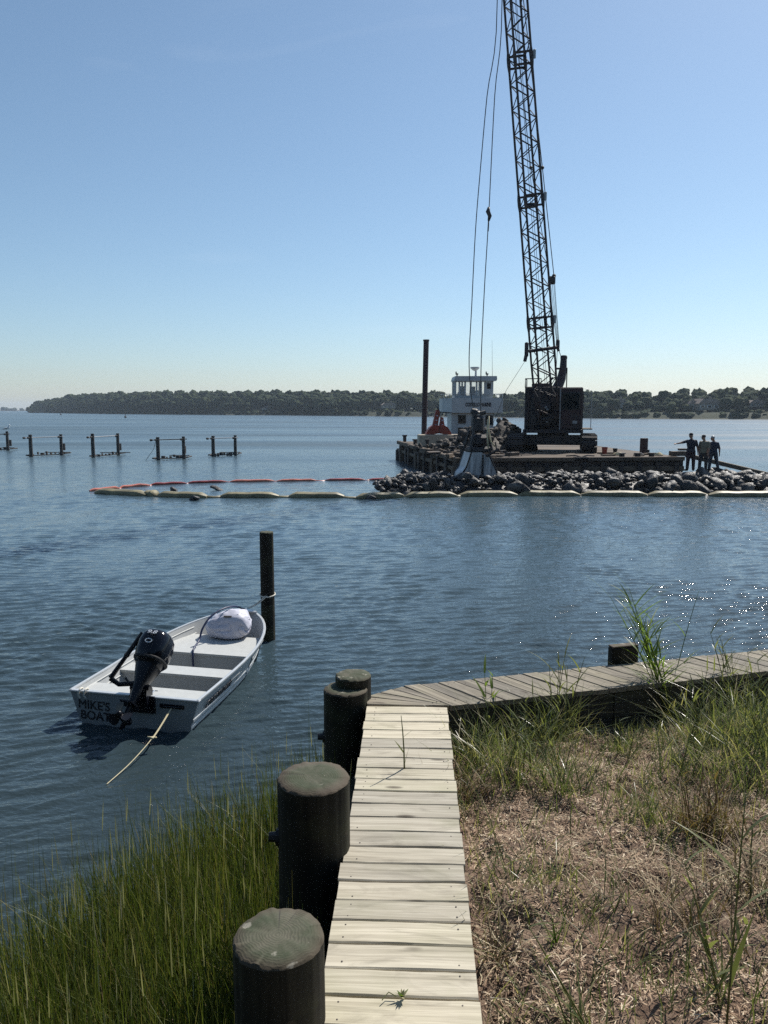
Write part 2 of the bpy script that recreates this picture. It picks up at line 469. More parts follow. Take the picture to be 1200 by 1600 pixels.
M['maroon'] = plain('dark_maroon_trousers', (0.035, 0.017, 0.022), 0.85, 0, 0.2)
M['olive'] = plain('olive_tan_shirt', (0.20, 0.17, 0.12), 0.85, 0, 0.2)
M['charcoal'] = plain('charcoal_trousers', (0.035, 0.032, 0.035), 0.85, 0, 0.2)
M['bluegrey'] = plain('dark_blue_shirt', (0.02, 0.03, 0.055), 0.85, 0, 0.2)
M['jean'] = plain('blue_grey_trousers', (0.06, 0.07, 0.09), 0.85, 0, 0.2)
M['shoe'] = plain('dark_boot_leather', (0.02, 0.018, 0.016), 0.7)
M['grass'] = foliage('marsh_grass_leaf', [(0.0, (0.024, 0.038, 0.010)), (0.45, (0.068, 0.092, 0.020)), (0.8, (0.118, 0.136, 0.032)), (1.0, (0.18, 0.145, 0.06))], 0.36)
M['seedhead'] = foliage('pale_seed_head', [(0.0, (0.30, 0.27, 0.16)), (1.0, (0.46, 0.42, 0.29))], 0.3, 0.7)
M['reed'] = foliage('reed_leaf', [(0.0, (0.070, 0.095, 0.034)), (0.4, (0.12, 0.145, 0.055)), (0.72, (0.21, 0.21, 0.095)), (1.0, (0.42, 0.36, 0.21))], 0.40, 0.28)
M['reed_bright'] = foliage('bright_reed_leaf', [(0.0, (0.09, 0.15, 0.025)), (1.0, (0.15, 0.20, 0.05))], 0.45, 0.4)
M['dry'] = foliage('dry_straw', [(0.0, (0.11, 0.075, 0.045)), (0.5, (0.24, 0.175, 0.105)), (0.85, (0.36, 0.29, 0.18)), (1.0, (0.50, 0.43, 0.29))], 0.12, 0.7)
M['litter'] = foliage('mulch_flakes', [(0.0, (0.07, 0.044, 0.032)), (0.40, (0.24, 0.155, 0.10)), (0.78, (0.42, 0.30, 0.20)), (1.0, (0.64, 0.54, 0.40))], 0.05, 0.85)
M['brown_tuft'] = foliage('brown_tuft_leaf', [(0.0, (0.12, 0.075, 0.04)), (0.7, (0.22, 0.15, 0.08)), (1.0, (0.15, 0.16, 0.06))], 0.25, 0.6)

# ------------------------------------------------------------------ water
FAR_SLOPE = 0.60
t = NT('harbour_water')
crd = t.coords((1, 1, 1), rand=False)
def wl_(scale, sx, sy, rot, detail=2, dist=0.0, rough=0.5):
    mp_ = t.new('ShaderNodeMapping'); mp_.inputs['Scale'].default_value = (sx, sy, 1); mp_.inputs['Rotation'].default_value = (0, 0, rot)
    t.link(crd, mp_.inputs['Vector'])
    return t.noise(mp_.outputs[0], scale, detail, rough, dist)
gpos = t.new('ShaderNodeNewGeometry'); sepp = t.new('ShaderNodeSeparateXYZ'); t.link(gpos.outputs['Position'], sepp.inputs[0])
farf = t.new('ShaderNodeMapRange'); farf.inputs[1].default_value = 12.0; farf.inputs[2].default_value = 48.0; farf.inputs[3].default_value = 0.05; farf.inputs[4].default_value = 1.0; t.link(sepp.outputs['Y'], farf.inputs[0])
b = t.bump(wl_(16.0, 0.7, 1.3, -0.25, 2, 0.3), 0.012, 1.0)
# farther out the wavelets are finer than the mesh: tilt the surface normal itself
def slope(scale, sx, sy, rot):
    mp_ = t.new('ShaderNodeMapping'); mp_.inputs['Scale'].default_value = (sx, sy, 1); mp_.inputs['Rotation'].default_value = (0, 0, rot)
    t.link(crd, mp_.inputs['Vector'])
    n_ = t.new('ShaderNodeTexNoise'); n_.inputs['Scale'].default_value = scale; n_.inputs['Detail'].default_value = 3; n_.inputs['Roughness'].default_value = .6
    t.link(mp_.outputs[0], n_.inputs['Vector'])
    sb = t.new('ShaderNodeVectorMath', operation='SUBTRACT'); t.link(n_.outputs['Color'], sb.inputs[0]); sb.inputs[1].default_value = (.5, .5, .5)
    return sb.outputs[0]
farr = t.new('ShaderNodeMapRange'); farr.inputs[1].default_value = 20.0; farr.inputs[2].default_value = 75.0; t.link(sepp.outputs['Y'], farr.inputs[0])
gust = t.ramp(wl_(1.0, .012, .085, .05, 3), [(.32, (.45, .45, .45)), (.66, (1.25, 1.25, 1.25))])
ad = t.new('ShaderNodeVectorMath', operation='ADD'); t.link(slope(2.6, .6, 1.4, .15), ad.inputs[0]); t.link(slope(9.0, .7, 1.3, -.3), ad.inputs[1])
ml_ = t.new('ShaderNodeVectorMath', operation='MULTIPLY'); t.link(ad.outputs[0], ml_.inputs[0]); ml_.inputs[1].default_value = (1, 1, 0)
sc2 = t.new('ShaderNodeVectorMath', operation='SCALE'); t.link(ml_.outputs[0], sc2.inputs[0]); t.link(t.math('MULTIPLY', t.math('MULTIPLY', gust, farf.outputs[0]), FAR_SLOPE), sc2.inputs['Scale'])
av = t.new('ShaderNodeVectorMath', operation='ADD'); t.link(b, av.inputs[0]); t.link(sc2.outputs[0], av.inputs[1])
nv_ = t.new('ShaderNodeVectorMath', operation='NORMALIZE'); t.link(av.outputs[0], nv_.inputs[0]); b = nv_.outputs[0]
deepf = t.new('ShaderNodeMapRange'); deepf.inputs[1].default_value = 5.0; deepf.inputs[2].default_value = 19.0; t.link(sepp.outputs['Y'], deepf.inputs[0])
shal = t.noise(crd, 0.05, 3)
t.set(Base_Color=t.mix(deepf.outputs[0], (0.022, 0.033, 0.036), t.ramp(shal, [(0.35, (0.046, 0.080, 0.108)), (0.7, (0.056, 0.088, 0.106))])), Roughness=t.math('ADD', t.math('MULTIPLY', farr.outputs[0], t.math('MULTIPLY', gust, 0.36)), 0.02), Normal=b, IOR=1.333)
M['water'] = t.m
# near water: a sheet of real wavelets, merging into the level far water
def water_sheet():
    y0_, y1_ = 2.2, 62.0
    rows = [y0_]
    while rows[-1] < y1_: rows.append(rows[-1] + max(0.020, 0.0031 * rows[-1]))
    ys = np.array(rows); ys *= 1.0; nc = 460; uu = np.linspace(-1, 1, nc)
    Yg = np.repeat(ys[:, None], nc, 1); Xg = uu[None, :] * (5.0 + 0.60 * Yg)
    dx = (5.0 + .60 * Yg) * 2 / nc; dy = np.maximum(0.020, 0.0031 * Yg); sp_ = np.maximum(dx * .6, dy)
    wr = np.random.default_rng(11)
    env = np.zeros_like(Xg); wx = np.zeros_like(Xg); wy = np.zeros_like(Xg)
    for k in range(7):
        a = wr.uniform(0, 2 * pi); l = wr.uniform(2.5, 14); ph = wr.uniform(0, 6.28, 3); kx, ky = np.cos(a) / l * 6.28, np.sin(a) / l * 6.28
        ar = kx * Xg + ky * Yg; env += np.sin(ar + ph[0]); wx += np.sin(ar + ph[1]) * .10 * l / 6; wy += np.sin(ar + ph[2]) * .10 * l / 6
    env = 1.0 + .12 * env
    Z = np.zeros_like(Xg)
    for k in range(64):
        lam = math.exp(wr.uniform(math.log(.10), math.log(.42))) if k < 58 else wr.uniform(.6, 1.4); a = pi / 2 + .16 + wr.normal(0, .30)
        amp = WAVE * lam / 6.28 * (1.0 if lam < .28 else .75 if lam < .5 else .25); fade = np.clip((lam / sp_ - 2.2) / 1.6, 0, 1)
        ph = 6.2832 / lam * (np.cos(a) * (Xg + wx) + np.sin(a) * (Yg + wy)) + wr.uniform(0, 6.28)
        Z += amp * fade * (np.sin(ph) + .22 * np.sin(2 * ph + 1.57))
    edge = np.clip((1 - np.abs(uu))[None, :] / .06, 0, 1) * np.clip((y1_ - Yg) / 12, 0, 1) * np.clip((Yg - y0_) / .3, 0, 1)
    Z = Z * env * edge
    V = np.stack([Xg, Yg, Z], -1).reshape(-1, 3); nr = len(ys)
    i = np.arange(nr - 1)[:, None] * nc + np.arange(nc - 1)[None]
    F = np.stack([i, i + 1, i + nc + 1, i + nc], -1).reshape(-1, 4)
    # level water round it: left, right, near and far
    yl = ys[-1]; xa, xb = 5.0 + .60 * ys[0], 5.0 + .60 * yl
    far = [(-2500, yl, 0), (-xb, yl, 0), (xb, yl, 0), (2500, yl, 0), (2500, 4000, 0), (-2500, 4000, 0), (-2500, ys[0], 0), (-xa, ys[0], 0), (xa, ys[0], 0), (2500, ys[0], 0), (-2500, -70, 0), (2500, -70, 0)]
    n0 = len(V); FF = np.array([[0, 3, 4, 5], [6, 7, 1, 0], [8, 9, 3, 2], [10, 11, 9, 6]]) + n0
    return np.concatenate([V, np.array(far)]), np.concatenate([F, FF])
WAVE = 0.044
tag(put('water', raw_mesh('water', *water_sheet(), M['water'], True)), 'rippled blue harbour water', None, None, 'structure')

# ------------------------------------------------------------------ far shore: land, forest, houses
t = NT('shore_land'); v = t.coords(rand=False)
n1 = t.noise(v, 0.06, 5); n2 = t.noise(v, 0.5, 4)
t.set(Base_Color=t.mix(t.ramp(n2, [(0.4, (0, 0, 0)), (0.7, (0.6, 0.6, 0.6))]), t.ramp(n1, [(0.35, (0.014, 0.021, 0.010)), (0.62, (0.024, 0.032, 0.014)), (0.8, (0.055, 0.055, 0.028))]), (0.025, 0.035, 0.014)), Roughness=0.95)
M['land'] = t.m
M['sand'] = plain('beach_sand', (0.055, 0.052, 0.038), 0.95, 0, 0.2, 0.3)
SH = [(1800, 661, 13), (1500, 658.5, 13), (1200, 655.5, 12.6), (1100, 655, 12.0), (1000, 654.5, 11.6), (900, 653.5, 11.8), (700, 651.5, 12.4), (560, 650, 14.5), (480, 649.3, 16.0), (380, 648.5, 16.6), (280, 647.8, 17.8), (200, 647, 18.5), (140, 646.2, 18.8), (95, 645.5, 16.5), (62, 645.2, 13), (46, 645.1, 7)]
shore = []
for px, py, hh in SH:
    p = onz(px, py, 0.0); shore.append((p.x, p.y, hh))
def shore_at(u):
    u = max(0, min(len(shore) - 1.001, u)); i = int(u); f = u - i
    return [shore[i][k] * (1 - f) + shore[i + 1][k] * f for k in range(3)]
lv, lf = [], []
NS = 150; prof = [(-6, -0.6), (0, 0.15), (1.5, 0.45), (5, 2.2), (22, 3.6), (60, 5.0), (160, 6.0), (400, 2.0)]
for i in range(NS + 1):
    x, y, hh = shore_at(i / NS * (len(shore) - 1))
    r = math.hypot(x, y); ux, uy = x / r, y / r
    for d, z in prof:
        zz = z + (0 if d < 1 else 0.5 * mnoise.noise(Vector((x * 0.05, d * 0.1, 0))))
        k = 1 if d < 8 else min(1, hh / 16)
        lv.append((x + ux * d + uy * 0, y + uy * d, zz * k))
P_ = len(prof)
for i in range(NS):
    for j in range(P_ - 1):
        a = i * P_ + j; lf.append((a, a + P_, a + P_ + 1, a + 1))
lm = MB(); lm.add(lv, lf); lm.mi = [1 if (k % (P_ - 1)) < 1 else 0 for k in range(len(lf))]
tag(lm.build('far_shore_terrain', [M['land'], M['sand']], smooth=True), 'low wooded shore across the harbour', None, None, 'structure')
# distant spit
sp = [onz(x, y, 0) for x, y in ((-420, 642.6), (-200, 642.4), (48, 642.3))]
sm = MB()
for a, c in zip(sp, sp[1:]): sm.add([(a.x, a.y, -.3), (c.x, c.y, -.3), (c.x, c.y, 1.6), (a.x, a.y, 1.6), (c.x * 1.06, c.y * 1.06, 1.8), (a.x * 1.06, a.y * 1.06, 1.8)], [(0, 1, 2, 3), (3, 2, 4, 5)])
tag(sm.build('distant_spit_terrain', M['sand']), 'low sandy spit on the horizon', None, None, 'structure')

bmi = bmesh.new(); bmesh.ops.create_icosphere(bmi, subdivisions=3, radius=1.0)
ico_v = np.array([v.co[:] for v in bmi.verts]); ico_f = np.array([[v.index for v in f.verts] for f in bmi.faces]); bmi.free()
bmi = bmesh.new(); bmesh.ops.create_icosphere(bmi, subdivisions=2, radius=1.0)
ico2_v = np.array([v.co[:] for v in bmi.verts]); ico2_f = np.array([[v.index for v in f.verts] for f in bmi.faces]); bmi.free()
def lumps(base, amp, freq, seed):
    return np.array([v * (1 + amp * mnoise.fractal(Vector(v * freq + seed), 0.8, 2.1, 4)) for v in base])
crown_kinds = [lumps(ico_v, 0.55, 1.9, k * 7.3) for k in range(8)]
shrub_kinds = [lumps(ico2_v, 0.6, 1.9, k * 5.1) for k in range(8)]
t = NT('far_tree_leaves'); v = t.coords(rand=False)
gg = t.new('ShaderNodeNewGeometry')
c0 = t.ramp(gg.outputs['Random Per Island'], [(0, (0.018, 0.030, 0.014)), (0.5, (0.030, 0.046, 0.020)), (0.9, (0.046, 0.062, 0.026)), (1, (0.06, 0.062, 0.03))])
n1 = t.noise(v, 0.9, 5, 0.7)
t.set(Base_Color=t.mix(t.ramp(n1, [(0.4, (0.7, 0.7, 0.7)), (0.6, (0, 0, 0))]), c0, (0.010, 0.018, 0.009)), Roughness=0.9, Normal=t.bump(n1, 0.9)); t.b.inputs['Specular IOR Level'].default_value = 0.1
M['crown'] = t.m
L = []
def crown(x, y, z, r, sq=0.8):
    k = (crown_kinds if r > 2.1 else shrub_kinds)[rng.integers(8)]; a = rng.uniform(0, 2 * pi); c, s = math.cos(a), math.sin(a)
    q = np.stack([k[:, 0] * c - k[:, 1] * s, k[:, 0] * s + k[:, 1] * c, k[:, 2] * sq], 1) * r + np.array([x, y, z])
    L.append((q, ico_f if r > 2.1 else ico2_f))
GAPS = [(1085, 1130, 632), (395, 445, 640), (560, 700, 645)]
u = 0.0
while u < len(shore) - 1.02 and len(L) < 6000:
    x, y, hh = shore_at(u); x2, y2, _ = shore_at(u + 0.01)
    seg = math.hypot(x2 - x, y2 - y) / 0.01
    r_ = math.hypot(x, y); ux, uy = x / r_, y / r_
    px = 600 + FPX * x / y
    for row, d in enumerate((9, 15, 23, 33, 46, 62)):
        rr = rng.uniform(2.0, 3.4) * (0.75 if row == 0 else 1.0) * min(1.25, hh / 12)
        dd = d + rng.uniform(-3, 3); jx = rng.uniform(-3, 3)
        top = hh * min(1, 0.50 + 0.105 * row) + rng.normal(0.1, 0.75)
        if row < 1 and rng.random() < 0.35: continue
        if row < 2 and any(a < px < b for a, b, _ in GAPS): continue
        zc = top - rr * 0.8
        crown(x + ux * dd + jx, y + uy * dd, max(1.2, zc), rr)
        if zc > 5: crown(x + ux * (dd - 1) + jx + rng.uniform(-2, 2), y + uy * (dd - 1), zc - rr * 1.1, rr * rng.uniform(0.7, 0.95))
    # shoreline shrubs
    for _ in range(11):
        rr = rng.uniform(0.8, 1.9); dd = rng.uniform(1.5, 14)
        if rng.random() < (0.4 if any(a < px < b for a, b, _ in GAPS) else 0.9): crown(x + ux * dd + rng.uniform(-3, 3), y + uy * dd, 0.7 + dd * 0.16, rr, 0.75)
    u += rng.uniform(3.6, 5.2) / seg * (1.0 if r_ < 500 else 1.3)
fv, ff = join_arrays(L)
tag(put('forest', raw_mesh('forest', fv, ff, M['crown'], True)), 'dark green wood lining the far shore', 'forest', None, 'stuff')
L = []
for k in range(110):
    f = rng.random(); a, c = sp[0], sp[2]; q = a.lerp(c, f)
    rr = rng.uniform(3, 5.5); crown(q.x * 1.04, q.y * 1.04 + rng.uniform(0, 60), 2.5 + rng.uniform(0, 3.5), rr)
fv, ff = join_arrays(L)
tag(put('forest', raw_mesh('forest', fv, ff, M['crown'], True)), 'low distant trees on the spit at the horizon', 'forest', None, 'stuff')

M['shingle'] = plain('tan_shingle_wall', (0.20, 0.175, 0.145), 0.8, 0, 0.15, 1)
M['roofing'] = plain('pale_brown_roofing', (0.20, 0.155, 0.13), 0.85, 0, 0.2, 1)
M['wallwhite'] = plain('white_house_wall', (0.40, 0.40, 0.38), 0.7, 0, 0.08, 1)
def house(px, py, Y, w, h, dep, rise, wall, label):
    p = ony(px, py, Y); t_ = thing('shore_house', label, 'house', (p.x, p.y, p.z), R(8))
    MB().box((0, dep / 2, h / 2), (w, dep, h)).build('wall', wall, t_)
    r = MB(); o = 0.4
    r.prism([(-w / 2 - o, h - 0.05), (w / 2 + o, h - 0.05), (w / 2 - w * 0.18, h + rise), (-w / 2 + w * 0.18, h + rise)], -o, dep + o, 'y'); ro = r.build('roof', M['roofing'], t_)
    MB().box((w * 0.2, dep * 0.4, h + rise + 0.3), (0.7, 0.7, 1.2)).build('chimney', M['shingle'], ro)
    nw = max(2, int(w / 2.2))
    for k in range(nw):
        x = -w / 2 + (k + 0.5) * w / nw
        f = MB().box((x, -0.05, h * 0.55), (w / nw * 0.6, 0.12, h * 0.45)).build('window', M['white'], t_)
        MB().box((x, -0.13, h * 0.55), (w / nw * 0.48, 0.04, h * 0.37)).build('pane', M['glass'], f)
    return t_
house(1108, 641, 303, 8.5, 2.6, 6, 1.9, M['shingle'], 'tan house with broad hipped roof among trees on far shore')
house(1084, 640, 306, 3.6, 2.2, 5, 1.3, M['wallwhite'], 'small white annex beside the broad roofed house on far shore')
house(970, 638, 325, 4.0, 2.4, 5, 1.6, M['wallwhite'], 'pale house half hidden in the trees behind the barge')
house(422, 643, 520, 11, 2.2, 8, 1.4, M['wallwhite'], 'low white house above the green lawn across the water')
house(487, 633, 500, 4.5, 3.0, 6, 2.0, M['wallwhite'], 'small white gabled house high in the far wood')
house(1183, 636, 300, 6, 1.6, 5, 1.0, M['shingle'], 'low tan cottage at the right end of the far shore')
house(608, 638, 420, 7, 1.8, 5, 1.2, M['shingle'], 'low tan house above the marshy shore near the spud pile')

# passing motorboat
p = onz(189, 646.6, 0)
t_ = thing('motorboat', 'tiny white motorboat speeding past the wooded shore', 'boat', p, 0)
h = MB(); h.prism([(-3.4, 0), (3.0, 0), (4.2, 1.3), (-3.4, 1.0)], -1.1, 1.1, 'y').build('hull', M['white'], t_)
MB().prism([(-1.6, 1.05), (1.4, 1.1), (0.7, 2.6), (-1.4, 2.6)], -0.8, 0.8, 'y').build('cabin', M['white'], t_)
wk = MB(); wk.add([(-3.4, -1, .06), (-3.4, 1, .06), (-14, 2.6, .05), (-14, -2.6, .05)], [(0, 1, 2, 3)])
wk.prism([(-3.4, 0), (-3.4, .5), (-6, .35), (-9, 0)], -1.2, 1.2, 'y'); wk.build('wake', M['white'], t_)
for px, py in ((196, 653), (12, 644.8), (95, 648.5)):
    q = onz(px, py, 0)
    b_ = thing('marker_buoy', {196: 'dark channel marker buoy floating below the speeding motorboat', 12: 'small white mooring buoy near the distant sandy spit', 95: 'faint dark marker buoy off the left end of the wood'}[px], 'buoy', q)
    MB().lathe([(0.35, -.1), (0.5, .2), (0.45, .6), (0.14, 1.0), (0.12, 1.9), (0.02, 2.0)], n=10).build('float', M['iron'] if px != 12 else M['white'], b_)
    MB().box((0, 0, 2.0), (0.3, 0.3, 0.3)).build('topmark', M['iron'], b_)

# ------------------------------------------------------------------ near ground: sandy bank and mud bank
DECK = 1.40
def flat(v): return Vector((v.x, v.y, 0))
WL0, WL1 = onz(498, 1600, DECK), onz(574, 1101, DECK)       # left edge of the straight walkway
WR0, WR1 = onz(747, 1600, DECK), onz(699, 1105, DECK)       # right edge
WD = ((WL1 - WL0).normalized() + (WR1 - WR0).normalized()).normalized()   # walking direction
WN = Vector((WD.y, -WD.x, 0))                                # to the right
WC = (WL1 + WR1) / 2
WW = (WR1 - WL1).dot(WN)
INNER = WC + WN * (WW / 2)
OUTER = WC - WN * (WW / 2)
E1 = onz(1200, 1049, DECK)
ED = (E1 - INNER); ED.z = 0; ED.normalize()                  # along the angled walkway
EN = Vector((-ED.y, ED.x, 0))                                # towards the water
EW = 0.50

def fascia_y(x): return INNER.y + (x - INNER.x) * ED.y / ED.x
def walk_x(y): return INNER.x + (y - INNER.y) * WD.x / WD.y
def bank_z(x, y):
    d = fascia_y(x) - y
    z = 1.33 - 0.26 * max(0, 1 - max(0, d) / 2.2) ** 1.3
    z += 0.06 * mnoise.noise(Vector((x * 1.3, y * 1.3, 3))) + 0.05 * mnoise.noise(Vector((x * 5, y * 5, 9))) + 0.022 * mnoise.noise(Vector((x * 13, y * 13, 2)))
    z -= 0.05 * max(0, 1 - abs(x - walk_x(y) - 0.08) / 0.16)
    return min(z, 1.37)
NX, NY = 230, 230
gv, gf = [], []
for j in range(NY + 1):
    for i in range(NX + 1):
        a = i / NX; b2 = j / NY
        x = INNER.x - 0.03 + (a ** 1.35) * 6.5
        y = 0.6 + b2 * (fascia_y(x) + 0.12 - 0.6)
        x2 = x + (walk_x(y) - INNER.x) * (1 - a)
        gv.append((x2, y, bank_z(x2, y)))
for j in range(NY):
    for i in range(NX):
        k = j * (NX + 1) + i; gf.append((k, k + 1, k + NX + 2, k + NX + 1))
t = NT('sandy_mulch'); v = t.coords(rand=False)
n1 = t.noise(v, 2.2, 6, 0.7); n2 = t.noise(v, 30, 6, 0.75); n3 = t.noise(v, 9, 5, 0.7)
c = t.ramp(n2, [(0.3, (0.034, 0.019, 0.012)), (0.5, (0.15, 0.090, 0.058)), (0.7, (0.29, 0.20, 0.14))])
c = t.mix(t.ramp(n1, [(0.42, (0, 0, 0)), (0.66, (0.6, 0.6, 0.6))]), c, (0.27, 0.195, 0.14))
c = t.mix(t.ramp(n3, [(0.56, (0, 0, 0)), (0.72, (0.8, 0.8, 0.8))]), c, (0.035, 0.024, 0.018))
t.set(Base_Color=c, Roughness=0.95, Normal=t.bump(n2, 0.02, 1.0, t.bump(n3, 0.03))); M['mulch'] = t.m
gm = MB(); gm.add(gv, gf); tag(gm.build('ground', M['mulch'], smooth=True), 'brown mulchy sand bank beside the walkway', None, None, 'structure')

def mud_edge(x): return 5.65 + (x + 0.9) * 1.18
def mud_z(x, y): return max(-0.5, min(0.34, 0.13 * (mud_edge(x) - y))) + 0.03 * mnoise.noise(Vector((x * 3, y * 3, 1)))
gm = MB(); vs, fs = [], []
for j in range(61):
    for i in range(61):
        x = -7 + 7.0 * i / 60; y = -1.5 + 9 * j / 60; vs.append((x - 0.2, y, mud_z(x - 0.2, y)))
for j in range(60):
    for i in range(60): k = j * 61 + i; fs.append((k, k + 1, k + 62, k + 61))
gm.add(vs, fs)
tag(gm.build('mud_bank', plain('wet_mud', (0.035, 0.032, 0.022), 0.5, 0, 0.3, 5, bump=0.02), smooth=True), 'wet dark mud under the marsh grass', None, None, 'structure')

# ------------------------------------------------------------------ walkways
def plank_mesh(corners, th, seed, mat, name='plank', sub=10):
    """corners: a0,a1 at one end, b0,b1 at the other (local, grain along x); slightly worn outline"""
    a0, a1, b0, b1 = [Vector((*c, 0)) for c in corners]
    rr = random.Random(seed); mb = MB(); vs = []
    bev = 0.006
    for i in range(sub + 1):
        f = i / sub; p0 = a0.lerp(b0, f); p1 = a1.lerp(b1, f)
        w0 = rr.uniform(-0.0015, 0.0015); w1 = rr.uniform(-0.0015, 0.0015); dz = 0.0012 * math.sin(f * 5 + seed)
        d = (p1 - p0); L_ = d.length; d = d / L_ if L_ > 1e-6 else Vector((0, 1, 0))
        bb = min(bev, L_ * 0.3)
        cup = 0.0018
        for off, z in ((0 + w0, -th), (0 + w0, -bev), (bb + w0, 0 + dz), (L_ * 0.5, -cup + dz), (L_ - bb + w1, 0 + dz), (L_ + w1, -bev), (L_ + w1, -th)):
            q = p0 + d * off
            ex = 0.0
            vs.append(Vector((q.x + ex, q.y, z)))
    n = 7; fs = []
    for i in range(sub):
        for k in range(n):
            k2 = (k + 1) % n; fs.append((i * n + k, i * n + k2, (i + 1) * n + k2, (i + 1) * n + k))
    fs.append(tuple(range(n))); fs.append(tuple(range(sub * n, sub * n + n)))
    mb.add(vs, fs); return mb.mesh(name, mat, 40)
nailm = MB().lathe([(0.0038, -0.004), (0.0038, 0.0006), (0.002, 0.0012)], n=8).mesh('nail', M['nail'], 30)

walk = thing('boardwalk', 'straight narrow boardwalk of pale weathered planks leading to the water', 'boardwalk', (WC.x, WC.y, 0))
az = math.atan2(WN.y, WN.x)
PITCH_ = 0.144
vari = [plank_mesh(((-WW / 2, -0.069), (-WW / 2, 0.069), (WW / 2, -0.069), (WW / 2, 0.069)), 0.04, k, M['deck']) for k in range(6)]
for k in range(34):
    c = -WD * (0.075 + k * PITCH_) + WN * random.uniform(-0.006, 0.006)
    o = put('plank', vari[k % 6], walk, (c.x, c.y, DECK + random.uniform(-0.0025, 0.0025)), (random.uniform(-.006, .006), random.uniform(-.004, .004), az + random.uniform(-.006, .006) + (pi if random.random() < .5 else 0)))
    for sx in (-1, 1):
        for sy in (-1, 1):
            if random.random() < 0.6:
                n_ = put('nail', nailm, o, (sx * (WW / 2 - random.uniform(0.05, 0.075)), sy * random.uniform(0.03, 0.045), 0))
rotw = Matrix.Rotation(az, 3, 'Z')
for s_, nm in ((-1, 'stringer'), (1, 'stringer'), (0, 'stringer')):
    c = -WD * 2.45 + WN * (s_ * (WW / 2 - 0.055))
    MB().box((c.x, c.y, DECK - 0.13), (0.05, 4.9, 0.178), rotw).build(nm, M['timber'], walk)
for k in range(26):        # upright sheathing boards of the bulkhead below the left edge
    c = -WD * (0.02 + k * 0.19) - WN * (WW / 2 - 0.012)
    MB().box((c.x, c.y, DECK - 1.02), (0.045, 0.184, 1.6), rotw).build('sheathing_board', M['timber'], walk)
c = -WD * 2.4 - WN * (WW / 2 + 0.06); MB().box((c.x, c.y, DECK - 0.62), (0.1, 4.8, 0.2), rotw).build('wale', M['timber'], walk)

walk2 = thing('boardwalk', 'grey angled boardwalk with dark fascia running right along the water', 'boardwalk', (INNER.x, INNER.y, 0))
def quad_plank(a, b, c, d, mat, sd):
    """a,b near end (left,right), c,d far end (right,left), relative to the walkway's base"""
    a, b, c, d = [Vector((p.x, p.y, 0)) for p in (a, b, c, d)]
    cen = (a + b + c + d) / 4; ax = ((c + d) / 2 - (a + b) / 2).normalized(); ay = Vector((-ax.y, ax.x, 0))
    lc = lambda p: ((p - cen).dot(ax), (p - cen).dot(ay))
    m = plank_mesh((lc(b), lc(a), lc(c), lc(d)), 0.04, sd, mat)
    o = put('plank', m, walk2, (cen.x, cen.y, DECK + 0.002 + random.uniform(-0.003, 0.003)), (0, 0, math.atan2(ax.y, ax.x)))
    for ex in (lc((a + b) / 2)[0] + 0.09, lc((c + d) / 2)[0] - 0.06):
        for ey in (-0.035, 0.035): put('nail', nailm, o, (ex, ey, 0.0005))
    return o
SK = math.tan(R(24))
def far_of(s):      # far-edge point of the skewed line that starts at s on the near edge
    return ED * (s - SK * EW) + EN * EW
# fan of tapering planks at the corner
outer_pts = [OUTER - INNER + WD * 0.012]
o_corner = -WN * (WW + 0.02) + WD * 0.17
targets = [o_corner.lerp(far_of(0.03), f) for f in (0.0, 0.36, 0.70, 1.0)]
ring_ = [outer_pts[0]] + targets
for k in range(len(ring_) - 1):
    p0, p1 = ring_[k], ring_[k + 1]
    n0 = -WN * 0.03 * (1 - k / 4) + WD * 0.012 + ED * (0.004 + 0.012 * k); n1 = n0 + ED * 0.012 + EN * 0.01
    g_ = (p1 - p0).normalized() * 0.004
    quad_plank(n1, n0, p0 + g_, p1 - g_, M['deck_grey'], 40 + k)
s0 = 0.035
k = 0
while s0 < 4.6:
    w_ = 0.150 + random.uniform(-0.006, 0.006)
    a, b = ED * s0, ED * (s0 + w_ - 0.008)
    quad_plank(a, b, far_of(s0 + w_ - 0.008), far_of(s0), M['deck'] if random.random() < 0.12 else M['deck_grey'], 60 + k)
    s0 += w_; k += 1
aze = math.atan2(ED.y, ED.x); rote = Matrix.Rotation(aze, 3, 'Z')
for k, (x0, x1) in enumerate(((0.01, 1.42), (1.428, 3.2), (3.208, 5.0))):
    for zz, hh in ((DECK - 0.15, 0.21), (DECK - 0.365, 0.212)):
        m = MB().bevbox((0, 0, 0), (x1 - x0, 0.05, hh), 0.005); c = ED * ((x0 + x1) / 2) + EN * 0.035
        m.build('fascia_board', M['timber'], walk2, loc=(c.x, c.y, zz), rot=(0, 0, aze))
for off in (0.25, 0.46):
    c = ED * 2.3 + EN * off; MB().box((0, 0, 0), (4.6, 0.05, 0.17)).build('stringer', M['timber'], walk2, loc=(c.x, c.y, DECK - 0.13), rot=(0, 0, aze))
for k in range(27):
    c = ED * (k * 0.19 - 0.3) + EN * (EW - 0.02); MB().box((0, 0, 0), (0.184, 0.04, 2.0)).build('sheathing_board', M['timber'], walk2, loc=(c.x, c.y, DECK - 1.1), rot=(0, 0, aze))

